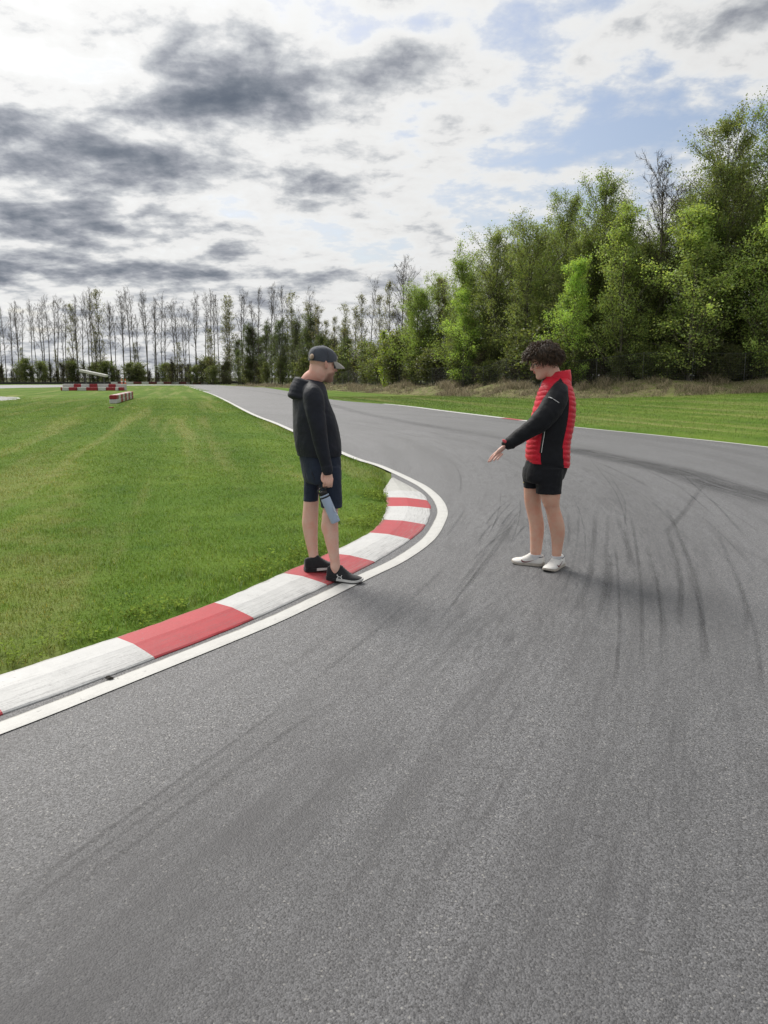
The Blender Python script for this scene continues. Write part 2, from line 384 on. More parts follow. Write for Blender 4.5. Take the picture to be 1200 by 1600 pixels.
    dk = M_(nt, 'MULTIPLY', SS(nt, s1, 0.44, 0.66), 0.30)
    base = MIX(nt, dk, base, (0.05, 0.05, 0.053, 1))
    zone2 = SS(nt, M_(nt, 'ADD', sep.outputs[1], M_(nt, 'MULTIPLY_ADD', cl2, 2.4, M_(nt, 'MULTIPLY', s1, 2.0))), 5.9, 3.7)  # near asphalt darkened in colour: rubber, plus the weaker sheen of a steep view
    bd = M_(nt, 'MULTIPLY', M_(nt, 'SUBTRACT', rr, 27.12), 2.3); bd = M_(nt, 'EXPONENT', M_(nt, 'MULTIPLY', M_(nt, 'MULTIPLY', bd, bd), -1.0))
    bd = M_(nt, 'MULTIPLY', M_(nt, 'MULTIPLY', bd, SS(nt, sep.outputs[1], 4.4, 2.2)), SS(nt, M_(nt, 'ADD', M_(nt, 'MULTIPLY', s2, .5), M_(nt, 'MULTIPLY', cl2, .5)), .30, .6))
    base = MIX(nt, M_(nt, 'MULTIPLY', bd, 0.88), base, (0.045, 0.045, 0.05, 1))
    base = MIX(nt, M_(nt, 'MULTIPLY', zone2, 0.30), base, (0.05, 0.05, 0.055, 1))
    base = MIX(nt, M_(nt, 'MULTIPLY', rub, 0.7), base, (0.042, 0.042, 0.046, 1))
    base = MIX(nt, M_(nt, 'MULTIPLY', rub2, 0.6), base, (0.035, 0.035, 0.04, 1))
    base = MIX(nt, M_(nt, 'MULTIPLY', scuff, 0.8), base, (0.035, 0.035, 0.039, 1))
    h = M_(nt, 'MULTIPLY_ADD', vo.outputs[0], -0.8, M_(nt, 'MULTIPLY', gr, 0.6))
    finish(nt, principled(nt, base, 0.60, h, 0.7, 0.004, 0.5)); return m
def mat_paint(name, col, under, wear=0.5, streak=True):
    m, nt = new_mat(name)
    pos = N(nt, 'ShaderNodeNewGeometry', out=0)
    uv = N(nt, 'ShaderNodeAttribute', out=1, attribute_name='kuv')
    n = NOISE(nt, pos, 9, 6, 0.65); n2 = NOISE(nt, pos, 55, 5, 0.7)
    st = NOISE(nt, V_(nt, 'MULTIPLY', uv, (1.2, 14.0, 1.0)), 3.0, 5, 0.65)
    sepu = nt.nodes.new('ShaderNodeSeparateXYZ'); nt.links.new(uv, sepu.inputs[0])
    low = M_(nt, 'SUBTRACT', 1.0, sepu.outputs[1], clamp=True)
    k = M_(nt, 'ADD', M_(nt, 'MULTIPLY', st, 0.62), M_(nt, 'MULTIPLY', n2, 0.28))
    k = M_(nt, 'ADD', k, M_(nt, 'MULTIPLY', M_(nt, 'SUBTRACT', low, 0.5), 0.16))
    worn = M_(nt, 'MULTIPLY', SS(nt, k, 0.46, 0.66), wear)
    c = MIX(nt, SS(nt, n, 0.3, 0.75), c4([x * 0.88 for x in col]), c4(col))
    c = MIX(nt, worn, c, c4(under))
    sc = NOISE(nt, V_(nt, 'ADD', V_(nt, 'MULTIPLY', uv, (0.7, 9.0, 1.0)), (3.1, 0.4, 0)), 4.5, 5, 0.7)
    scf = M_(nt, 'MULTIPLY', SS(nt, sc, 0.53, 0.68), M_(nt, 'MULTIPLY_ADD', low, 0.7, 0.1))
    c = MIX(nt, M_(nt, 'MULTIPLY', scf, wear), c, (0.12, 0.12, 0.125, 1))
    dirt = M_(nt, 'MULTIPLY', SS(nt, M_(nt, 'ADD', sepu.outputs[1], M_(nt, 'MULTIPLY_ADD', n, 0.3, -0.15)), 0.90, 1.02), 0.6)
    c = MIX(nt, dirt, c, (0.13, 0.12, 0.08, 1))
    cr = M_(nt, 'MULTIPLY', SS(nt, NOISE(nt, pos, 26, 4, 0.6), 0.66, 0.72), 0.5)
    c = MIX(nt, cr, c, (0.16, 0.15, 0.15, 1))
    finish(nt, principled(nt, c, 0.6, M_(nt, 'ADD', n2, M_(nt, 'MULTIPLY', st, 0.6)), 0.35, 0.004, 0.4)); return m
MG = mat_ground(); MBLADE = mat_blade(); MASPH = mat_asphalt()
MSTRAW = mat_tinted('dry_stalks', 0.7, 0.25); MWEED = mat_tinted('weed_leaves', 0.85, 0.3, 0.05)
MWHITE = mat_paint('kerb_white', (0.53, 0.535, 0.535), (0.21, 0.21, 0.21), 0.72)
MRED = mat_paint('kerb_red', (0.42, 0.038, 0.050), (0.19, 0.075, 0.08), 0.6)
MREDW = mat_paint('kerb_red_worn', (0.40, 0.05, 0.062), (0.30, 0.19, 0.185), 0.95)
MCONC = mat_paint('kerb_bare', (0.46, 0.46, 0.44), (0.20, 0.195, 0.19), 0.95)
MLINE = mat_paint('line_white', (0.53, 0.53, 0.515), (0.22, 0.22, 0.215), 0.6)

# ------------------------------------------------------------------ ground sheet
def axis_pts(parts):
    out = []
    for a, b, s in parts: out += list(np.arange(a, b, s))
    return np.array(out + [parts[-1][1]])
gx = axis_pts([(-2500, -300, 200), (-300, -100, 12), (-100, -20, 2.5), (-20, -7, 0.5), (-7, 12, 0.16), (12, 34, 0.8), (34, 80, 4), (80, 300, 20), (300, 2500, 200)])
gy = axis_pts([(-600, -40, 60), (-40, 1, 2.0), (1, 32, 0.16), (32, 62, 0.5), (62, 110, 1.2), (110, 210, 4), (210, 400, 20), (400, 4000, 200)])
X, Y = np.meshgrid(gx, gy); pts = np.c_[X.ravel(), Y.ravel()]
zz = ground_z(pts); nx = len(gx); ny = len(gy)
idx = np.arange(nx * ny).reshape(ny, nx)
fq = np.stack([idx[:-1, :-1], idx[:-1, 1:], idx[1:, 1:], idx[1:, :-1]], -1).reshape(-1, 4)
ground = obj('ground', np.c_[pts, zz], fq, MG); tag(ground, 'mown green grass ground around the track', 'ground', kind='structure')
ts_ = tree_sd(pts)
rightside = sstep(pts[:, 0] - (-0.262 * (pts[:, 1] - 15) + 3), 0, 6)
fattr(ground.data, 'dry', sstep(ts_, -4.6, -3.2) * (1 - sstep(ts_, 0.5, 3.0)) * rightside)
fattr(ground.data, 'soil', sstep(ts_, 0.0, 3.0) * 0.85)

def flat_poly(name, poly, z, mat, parent=None):
    v = np.c_[poly, np.full(len(poly), z)]
    from mathutils.geometry import tessellate_polygon
    tri = tessellate_polygon([[Vector(p) for p in v]])
    f = []
    for t in tri:
        a, b, c = v[t[0]], v[t[1]], v[t[2]]
        f.append(tuple(t) if np.cross(b - a, c - a)[2] > 0 else (t[0], t[2], t[1]))
    return obj(name, v, f, mat, parent, smooth=False)
track = flat_poly('track', ASPH, 0.0, MASPH); tag(track, 'grey asphalt kart track sweeping round the corner', 'track', kind='structure')
trk2 = flat_poly('track', TRK2, 0.0, MASPH); tag(trk2, 'grey bend of asphalt track at the left edge of the infield', 'track', kind='structure')

def strip(name, c, w, z, mat, parent, wfun=None):
    c = np.asarray(c, float)[:, :2]; t = np.gradient(c, axis=0); t /= np.linalg.norm(t, axis=1)[:, None] + 1e-9
    nrm = np.c_[-t[:, 1], t[:, 0]]
    w = np.asarray(w, float) * np.ones(len(c)); m = 3
    L = np.r_[0, np.cumsum(np.linalg.norm(np.diff(c, axis=0), axis=1))]
    vs, uv = [], []
    for j in range(m):
        s = j / (m - 1) - 0.5
        vs.append(np.c_[c + nrm * (w * s)[:, None], np.full(len(c), z)]); uv.append(np.c_[L, np.full(len(c), j / (m - 1)), np.zeros(len(c))])
    n = len(c); f = np.array([(j * n + i, j * n + i + 1, (j + 1) * n + i + 1, (j + 1) * n + i) for j in range(m - 1) for i in range(n - 1)])
    o = obj(name, np.vstack(vs), f[:, ::-1], mat, parent)
    a = o.data.attributes.new('kuv', 'FLOAT_VECTOR', 'POINT'); a.data.foreach_set('vector', np.vstack(uv).astype(np.float32).ravel())
    # make sure the faces look up
    if o.data.polygons[0].normal.z < 0: o.data.flip_normals()
    return o
dl = LINE[:, 1]
strip('edge_line', LINE, np.where(dl < 13.5, 0.125, 0.125 + 0.05 * sstep(dl, 13, 30)) , 0.005, MLINE, track)
strip('edge_line', RIGHT[(RIGHT[:, 1] > 0) & (RIGHT[:, 1] < 26)] + np.array((-0.10, 0)), 0.12, 0.005, MLINE, track)
strip('edge_line', TRK2 + np.array((-0.15, 0)), 0.18, 0.006, MLINE, trk2)
strip('edge_line', spline([(-41, 160), (-50, 149.5), (-54.3, 128), (-56.3, 113), (-58.3, 96)], 6) + np.array((-.2, 0)), 0.2, 0.006, MLINE, track)

# ------------------------------------------------------------------ kerb blocks
kerb = empty('kerb', (0, 0, 0)); tag(kerb, 'red and white painted concrete kerb along the inside of the bend', 'kerb', kind='structure')
PROF = [(0.0, -0.03), (0.0, 0.006), (0.03, 0.013), (0.25, 0.032), (0.44, 0.046), (0.52, 0.053), (0.75, 0.058), (0.97, 0.062), (1.0, 0.056), (1.005, -0.03)]
PER = 10
so = spline(KERB_O, PER); si = spline(KERB_I, PER)
def kerb_block(k, mat):
    o_ = so[k * PER:(k + 1) * PER + 1].copy(); i_ = si[k * PER:(k + 1) * PER + 1].copy()
    gap = 0.004
    rows = []; uv = []
    L = np.r_[0, np.cumsum(np.linalg.norm(np.diff((o_ + i_) / 2, axis=0), axis=1))] + k * 1.37
    last = k == len(KERB_O) - 2
    for t, z in PROF:
        wob = 0.006 * np.sin(o_[:, 1] * 9.0 + t * 5 + 3 * np.sin(o_[:, 0] * 13)) if t < 0.02 else 0
        if t > 0.95:
            wob = 0.012 * np.sin(o_[:, 1] * 7 + 2 * np.sin(o_[:, 1] * 17))
            if k >= len(KERB_O) - 3: wob = wob * 1.8
        p = o_ + (i_ - o_) * (t + wob)[:, None] if np.ndim(wob) else o_ + (i_ - o_) * t
        rows.append(np.c_[p, np.full(len(p), z)]); uv.append(np.c_[L, np.full(len(p), t), np.zeros(len(p))])
    n = len(o_); m = len(rows); v = np.vstack(rows)
    f = [(j * n + i, (j + 1) * n + i, (j + 1) * n + i + 1, j * n + i + 1) for j in range(m - 1) for i in range(n - 1)]
    f = [tuple(reversed(q)) for q in f]
    f.append(tuple(j * n for j in range(m))); f.append(tuple(j * n + n - 1 for j in range(m - 1, -1, -1)))
    o = obj('kerb_block', v, f, mat, kerb, smooth=False)
    a = o.data.attributes.new('kuv', 'FLOAT_VECTOR', 'POINT'); a.data.foreach_set('vector', np.vstack(uv).astype(np.float32).ravel())
    if sum(p.normal.z * p.area for p in o.data.polygons) < 0: o.data.flip_normals()
    return o
for k, mt in enumerate([MRED, MWHITE, MRED, MWHITE, MRED, MWHITE, MREDW, MWHITE, MREDW, MWHITE, MRED, MWHITE, MCONC]):
    kerb_block(k, mt)
# low kerb on the far outside of the bend
kerb2 = empty('kerb', (0, 0, 0)); tag(kerb2, 'flat white and red kerb strip along the far outer edge of the track', 'kerb', kind='structure')
rk = RIGHT[(RIGHT[:, 1] > 26.5) & (RIGHT[:, 1] < 48)][::-1]
rkl = np.r_[0, np.cumsum(np.linalg.norm(np.diff(rk, axis=0), axis=1))]
s = 0.0; k = 0
while s < rkl[-1] - 0.5:
    ln = (1.2, 1.6, 3.4, 3.4, 3.4, 3.4, 3.4)[k % 7]; e = min(s + ln, rkl[-1])
    q = np.linspace(s, e, 5)
    strip('kerb_block', np.c_[np.interp(q, rkl, rk[:, 0]), np.interp(q, rkl, rk[:, 1])], 0.38, 0.012 , (MREDW if k == 1 else MWHITE), kerb2)
    s = e + 0.01; k += 1

# ------------------------------------------------------------------ tyre marks: thin films of rubber on the asphalt
def mat_rubber(name, strength, ends=True):
    m, nt = new_mat(name)
    pos = N(nt, 'ShaderNodeNewGeometry', out=0)
    uv = N(nt, 'ShaderNodeAttribute', out=1, attribute_name='kuv')
    su = nt.nodes.new('ShaderNodeSeparateXYZ'); nt.links.new(uv, su.inputs[0])
    edge = M_(nt, 'SUBTRACT', 1.0, M_(nt, 'ABSOLUTE', M_(nt, 'MULTIPLY_ADD', su.outputs[1], 2.0, -1.0)))
    st = NOISE(nt, V_(nt, 'MULTIPLY', uv, (0.35, 11.0, 1.0)), 2.2, 4, 0.6)
    gr = NOISE(nt, pos, 110, 3, 0.7); md = NOISE(nt, pos, 1.1, 3, 0.6)
    al = M_(nt, 'MULTIPLY', SS(nt, edge, 0.0, 0.8), SS(nt, st, 0.25, 0.6))
    al = M_(nt, 'MULTIPLY', al, SS(nt, gr, 0.30, 0.62)); al = M_(nt, 'MULTIPLY', al, M_(nt, 'MULTIPLY', SS(nt, md, 0.0, 0.6), strength))
    fade = N(nt, 'ShaderNodeAttribute', out=2, attribute_name='fade')
    al = M_(nt, 'MULTIPLY', al, fade)
    b = principled(nt, (0.03, 0.03, 0.034, 1), 0.6, spec=0.3)
    t = N(nt, 'ShaderNodeBsdfTransparent')
    finish(nt, N(nt, 'ShaderNodeMixShader', {0: al, 1: t, 2: b})); return m
MRUB = mat_rubber('rubber_film', 0.42); MRUBF = mat_rubber('rubber_film_faint', 0.3)
nmark = 0
def mark(c, w, mat):
    global nmark
    c = spline(c, 10) if len(c) < 12 else np.asarray(c)
    o = strip('tyre_mark', c, w, 0.0022 + 0.00002 * nmark, mat, track); nmark += 1
    n = len(c); fd = np.minimum(1, np.minimum(np.arange(n), np.arange(n)[::-1]) / (n * 0.22)); fattr(o.data, 'fade', np.tile(fd, 3)); return o
gp = lambda *l: [G(a, b) for a, b in l]
mark(gp((1098, 758), (1082, 782), (1062, 808), (1036, 838)), 0.10, MRUB)
mark([(3.2, 19.5)] + gp((880, 700), (960, 716), (1050, 735), (1130, 760), (1200, 780), (1290, 812)), 1.15, mat_rubber('rubber_film_dense', 0.75))
mark(gp((330, 603), (400, 611), (480, 624), (560, 644), (640, 660), (740, 678), (860, 697)), 0.9, MRUBF)
mark(gp((0, 1424), (100, 1345), (200, 1275), (300, 1205), (400, 1135), (455, 1090)), 0.035, MRUB)
mark(gp((-10, 1452), (100, 1368), (200, 1296), (300, 1224), (400, 1150)), 0.03, MRUBF)
mark(gp((60, 1425), (200, 1325), (330, 1230), (440, 1150), (520, 1095)), 0.05, MRUBF)
mark(gp((480, 651), (560, 664), (640, 679), (720, 690)), 0.06, MRUB)
mark(gp((905, 1296), (950, 1311)), 0.02, MRUB)
for (x0, y0, x1, y1, dx) in [(757, 823, 792, 783, 3), (768, 826, 803, 781, 3), (779, 826, 812, 788, 2), (790, 828, 818, 793, 2), (747, 850, 770, 818, 3), (800, 850, 822, 820, 2), (735, 880, 800, 822, 4)]:
    mark(gp((x0, y0), ((x0 + x1) / 2 - dx, (y0 + y1) / 2), (x1, y1)), 0.035, MRUB)
for (a, b, c_, d_, e, f_) in [(1003, 1060, 1000, 900, 985, 800), (1100, 1040, 1085, 900, 1040, 790), (1165, 1000, 1160, 930, 1120, 830), (985, 850, 962, 770, 920, 715), (975, 830, 975, 780, 950, 740), (905, 740, 940, 735, 985, 760),
                          (1065, 740, 1120, 790, 1165, 840), (1010, 735, 1060, 760, 1120, 810), (1040, 1010, 1030, 930, 1010, 850), (930, 990, 945, 900, 950, 800), (900, 960, 925, 880, 930, 800), (1060, 980, 1062, 900, 1040, 820),
                          (960, 1080, 968, 960, 962, 850), (1190, 1090, 1180, 990, 1150, 890), (880, 930, 900, 860, 905, 800), (700, 940, 760, 860, 800, 800), (720, 930, 775, 858, 815, 800), (680, 980, 740, 900, 790, 830)]:
    mark(gp((a, b), (c_, d_), (e, f_)), random.uniform(0.03, 0.08), MRUB if random.random() < .35 else MRUBF)
for k in range(20):                          # faint arcs of the racing line
    r = 25.9 + 0.19 * k + random.uniform(-.05, .05); th0 = random.uniform(-0.42, -0.10); ln = random.uniform(0.06, 0.16)
    th = np.linspace(th0, th0 + ln, 14)
    mark(np.c_[-25 + r * np.cos(th), 14 + r * np.sin(th)], random.choice((.02, .03, .05, .09)), MRUBF if random.random() < .6 else MRUB)

# ------------------------------------------------------------------ grass blades
def in_view(p, m=1.08):
    return np.abs(p[:, 0]) < (p[:, 1] * 0.5 * m + 0.8)
def blades(name, pts, h, w, mat, tint, bend=0.5, segs=2, zoff=-0.005):
    n = len(pts); z = ground_z(pts) + zoff
    a = rng.uniform(0, 2 * np.pi, n); d = np.c_[np.cos(a), np.sin(a)]
    la = rng.uniform(0, 2 * np.pi, n); lean = np.c_[np.cos(la), np.sin(la)] * (h * bend * rng.uniform(0.2, 1.2, n))[:, None]
    b = np.c_[pts, z]
    s = np.c_[d * (w / 2)[:, None], np.zeros(n)]
    top = np.c_[pts + lean, z + h]
    if segs == 1:
        v = np.stack([b - s, b + s, top], 1).reshape(-1, 3); f = np.arange(n * 3).reshape(-1, 3); per = 3
    else:
        mid_ = np.c_[pts + lean * 0.35, z + h * 0.6]
        v = np.stack([b - s, b + s, mid_ + s * .8, mid_ - s * .8, top], 1).reshape(-1, 3); i = np.arange(n)[:, None] * 5
        f = np.vstack([i + np.array([[0, 1, 2]]), i + np.array([[0, 2, 3]]), i + np.array([[3, 2, 4]])]); per = 5
    o = obj(name, v, f, mat, smooth=False)
    cattr(o.data, 'tint', np.repeat(tint, per, axis=0)); return o
def scatter(n, x0, x1, y0, y1, cond):
    p = np.c_[rng.uniform(x0, x1, n), rng.uniform(y0, y1, n)]; p = p[in_view(p)]; return p[cond(p)]
def infield(p, lo=0.17, hi=1e9):
    sd = road_sd(p); left = p[:, 0] < np.interp(p[:, 1], [0, 12, 160], [1, 0.5, -41])
    return (sd > np.interp(p[:, 1], [9.6, 11.2], [lo + 0.08, 0.10])) & left & (sd < hi)
pA = scatter(190000, -6.5, 0.6, 2.6, 9, infield)
pB = scatter(190000, -11.5, 0.6, 9, 19, infield)
pA = pA[rng.random(len(pA)) < np.interp(pA[:, 1], [5, 9], [1, .374])]; pB = pB[rng.random(len(pB)) < np.interp(pB[:, 1], [9, 19], [1, .205])]
pC = scatter(430000, -31, 0, 19, 62, infield); pC = pC[rng.random(len(pC)) < np.interp(pC[:, 1], [19, 28, 62], [1, .85, 0])]
pE = scatter(60000, -5, 0.6, 2.6, 12.6, lambda p: infield(p, .125, .34))
gp_all = np.vstack([pA, pB, pC, pE]); dist = gp_all[:, 1]
n = len(gp_all)
clump = np.array([mnoise.noise((x * 2.2, y * 2.2, 0.0)) for x, y in gp_all])
h = (0.018 + 0.018 * rng.random(n)) * (1 + 0.6 * clump)
h *= np.interp(road_sd(gp_all), [.2, .32, .6], [1.7, 1.3, 1.0])
w = np.interp(dist, [3, 9, 19, 42], [0.0030, 0.0042, 0.009, 0.018]) * rng.uniform(.7, 1.3, n)
br = rng.uniform(0.95, 1.95, n)
tint = np.c_[br * rng.uniform(.88, 1.15, n), br, br * rng.uniform(.6, 1.0, n)]
straw = rng.random(n) < 0.045
tint[straw] *= np.array((2.2, 1.5, 1.8))
grass = blades('grass', gp_all, h, w, MBLADE, tint, 0.75)
tag(grass, 'short mown green grass covering the infield beside the kerb', 'grass', kind='stuff')
# verge right of the track
def verge(p):
    sd = road_sd(p); return (sd > 0.05) & (p[:, 0] > np.interp(p[:, 1], [0, 15, 160], [4, 3, -28])) & (tree_sd(p) < -3.0)
pv = scatter(150000, -8, 30, 16, 62, verge); n = len(pv)
br = rng.uniform(0.8, 1.6, n)
vg = blades('grass', pv, 0.035 + 0.035 * rng.random(n), np.interp(pv[:, 1], [16, 60], [0.010, 0.03]), MBLADE, np.c_[br * 0.98, br * .92, br * .95], 0.9, 1)
tag(vg, 'green grass verge between the track and the dry bank', 'grass', kind='stuff')
# broad-leaved weeds and clover along the kerb edge
def weeds():
    v, f, t = [], [], []; k = 0
    along = np.vstack([si[14:]])
    for c in range(1300):
        j = random.random() ** 0.8 * (len(along) - 2); i0 = int(j); fr = j - i0
        base = along[i0] * (1 - fr) + along[i0 + 1] * fr
        nrm = np.array((-0.85, 0.52)); off = abs(random.gauss(0.02, 0.22)) + 0.015
        cl = mnoise.noise((base[0] * 1.6, base[1] * 1.6, 4.0))
        if cl < -0.25 + 0.3 * random.random(): continue
        p0 = base + nrm * off; 
        if road_sd(p0[None])[0] < 0.2: continue
        z0 = gz(*p0); cr = random.uniform(.75, 1.4); big = random.uniform(0.6, 1.3)
        for q in range(random.randint(4, 8)):
            a = random.uniform(0, 6.28); l = random.uniform(0.016, 0.030) * big; wd = l * random.uniform(.5, .85); el = random.uniform(.1, .9)
            hgt = random.uniform(0.015, 0.055)
            dr = np.array((math.cos(a) * math.cos(el), math.sin(a) * math.cos(el), math.sin(el))); sd_ = np.array((-math.sin(a), math.cos(a), 0))
            b = np.array((p0[0] + random.gauss(0, .025), p0[1] + random.gauss(0, .025), z0 + hgt))
            v += [b, b + dr * l * .5 + sd_ * wd / 2, b + dr * l, b + dr * l * .5 - sd_ * wd / 2]; f.append((k, k + 1, k + 2, k + 3)); k += 4
            cc = np.array((0.150, 0.215, 0.030)) * cr * random.uniform(.8, 1.2); t += [cc] * 4
    o = obj('weeds', v, np.array(f), MWEED, smooth=False); cattr(o.data, 'tint', np.array(t)); return o
wd = weeds(); tag(wd, 'low broad leaved weeds and clover growing along the kerb edge', 'weeds', kind='stuff')
# crumbled dirt lying on the line by the kerb
def dirt():
    MD = simple('dark_dirt', (0.035, 0.032, 0.028), .95, .4, 120, .8, .01); mb = MB(); x0, y0 = G(172, 1063)
    v_, f_ = ellipsoid((0, 0, 0), (1, 1, 1), 9, 6)
    for k in range(26):
        r = abs(random.gauss(0, .012)) + .0025 if k else .016; a = random.uniform(0, 6.28); d_ = abs(random.gauss(0, .018)) if k else 0
        w_ = v_ * np.array((r * 1.5, r, r * .7)) * (1 + .25 * np.sin(v_[:, [1, 2, 0]] * 5 + k)); r *= .45 if k else 1
        mb.add(w_ * (.45 if k else 1) + np.array((math.cos(a) * d_ * 1.8, math.sin(a) * d_, .003 + r * .5)), f_)
    o = mb.build('dirt_clump', MD); o.location = (x0, y0, .006); o.scale = (.62,) * 3; return o
tag(dirt(), 'small dark clump of dirt on the white line beside the near white kerb block', 'dirt', kind='stuff')
# dry grass on the bank in front of the fence
def bank_pts(n, lo, hi):
    i = rng.uniform(2.0, 11.0, n); i0 = i.astype(int); fr = (i - i0)[:, None]
    c = TREELINE[i0] * (1 - fr) + TREELINE[i0 + 1] * fr; t = TREELINE[i0 + 1] - TREELINE[i0]; t /= np.linalg.norm(t, axis=1)[:, None]
    nrm = np.c_[-t[:, 1], t[:, 0]]            # towards the track
    return c + nrm * rng.uniform(lo, hi, n)[:, None]
pb = bank_pts(95000, 0.0, 5.0); pb = pb[(tree_sd(pb) < 0.4) & in_view(pb)]
nz = np.array([mnoise.noise((x * .45, y * .45, 2.0)) + .5 * mnoise.noise((x * 1.7, y * 1.7, 5.0)) for x, y in pb])
ts_b = tree_sd(pb)
keep = (rng.random(len(pb)) < 0.55 + nz) & (ts_b > -4.3 + 0.5 * nz); pb = pb[keep]; nz = nz[keep]; n = len(pb)
hh = (0.10 + 0.30 * rng.random(n)) * (0.8 + nz) * np.interp(tree_sd(pb), [-4.3, -3.2, -0.5], [.45, 1.0, 1.25]); hh = np.clip(hh * np.clip(.5 + 1.3 * nz, .3, 1.6), .05, 0.7)
st = np.where(rng.random(n)[:, None] < np.clip(.62 + .5 * nz, .3, .95)[:, None], np.array((0.35, 0.295, 0.19)), np.array((0.12, 0.13, 0.05))) * rng.uniform(.5, 1.35, n)[:, None]
dg = blades('dry_grass', pb, hh, rng.uniform(.012, .028, n) * np.interp(pb[:, 1], [45, 120], [1, 2.2]), MSTRAW, st, 1.0, 2)
tag(dg, 'pale dry uncut grass on the bank along the fence', 'dry grass', kind='stuff')
# ------------------------------------------------------------------ trees
def mat_leaf(name, trans=0.55):
    m, nt = new_mat(name)
    tint = N(nt, 'ShaderNodeAttribute', out=0, attribute_name='tint')
    rnd = N(nt, 'ShaderNodeObjectInfo', out=5)
    hs = N(nt, 'ShaderNodeHueSaturation', {'Hue': M_(nt, 'MULTIPLY_ADD', rnd, 0.018, 0.487), 'Saturation': M_(nt, 'MULTIPLY_ADD', rnd, 0.15, 0.80), 'Value': M_(nt, 'MULTIPLY_ADD', rnd, 0.3, 0.85), 'Color': tint})
    nrm = V_(nt, 'NORMALIZE', V_(nt, 'ADD', V_(nt, 'MULTIPLY', N(nt, 'ShaderNodeNewGeometry', out=1), (.6, .6, .6)), (0, 0, 0.45)))
    a = principled(nt, hs, 0.5, spec=0.3, Normal=nrm)
    b = N(nt, 'ShaderNodeBsdfTranslucent', {0: MIX(nt, 1.0, hs, (1.3, 1.35, 0.6, 1), 'MULTIPLY')})
    finish(nt, N(nt, 'ShaderNodeMixShader', {0: trans, 1: a, 2: b})); return m
MLEAF = mat_leaf('leaves')
def mat_bark(name, a, b):
    m, nt = new_mat(name)
    p = N(nt, 'ShaderNodeTexCoord', out=3)
    n = NOISE(nt, V_(nt, 'MULTIPLY', p, (1, 1, 0.5)), 5, 5, 0.7); n2 = NOISE(nt, p, 1.1, 3, 0.6)
    c = MIX(nt, SS(nt, M_(nt, 'ADD', M_(nt, 'MULTIPLY', n, .6), M_(nt, 'MULTIPLY', n2, .4)), .35, .65), c4(a), c4(b))
    finish(nt, principled(nt, c, 0.9, n, 0.6, 0.03, 0.15)); return m
MBARK = mat_bark('bark', (0.045, 0.04, 0.032), (0.15, 0.14, 0.115)); MBARKP = mat_bark('pale_bark', (0.075, 0.068, 0.055), (0.24, 0.22, 0.18))
MTWIG = mat_bark('twigs', (0.05, 0.04, 0.03), (0.12, 0.10, 0.075))

def tri_tubes(segs):
    """thin three-sided twigs: list of (p0, p1, r0, r1) -> verts, faces"""
    if not segs: return np.zeros((0, 3)), np.zeros((0, 4), int)
    p0 = np.array([s[0] for s in segs]); p1 = np.array([s[1] for s in segs]); r0 = np.array([s[2] for s in segs]); r1 = np.array([s[3] for s in segs])
    t = p1 - p0; t /= np.linalg.norm(t, axis=1)[:, None] + 1e-9
    u = np.cross(t, np.array((0.31, 0.77, 0.55))); u /= np.linalg.norm(u, axis=1)[:, None] + 1e-9; w = np.cross(t, u)
    vs = []
    for p, r in ((p0, r0), (p1, r1)):
        for k in range(3):
            a = k * 2.094; vs.append(p + r[:, None] * (math.cos(a) * u + math.sin(a) * w))
    v = np.stack(vs, 1).reshape(-1, 3); b = np.arange(len(segs))[:, None] * 6
    f = np.vstack([b + np.array([[k, (k + 1) % 3, 3 + (k + 1) % 3, 3 + k]]) for k in range(3)])
    return v, f
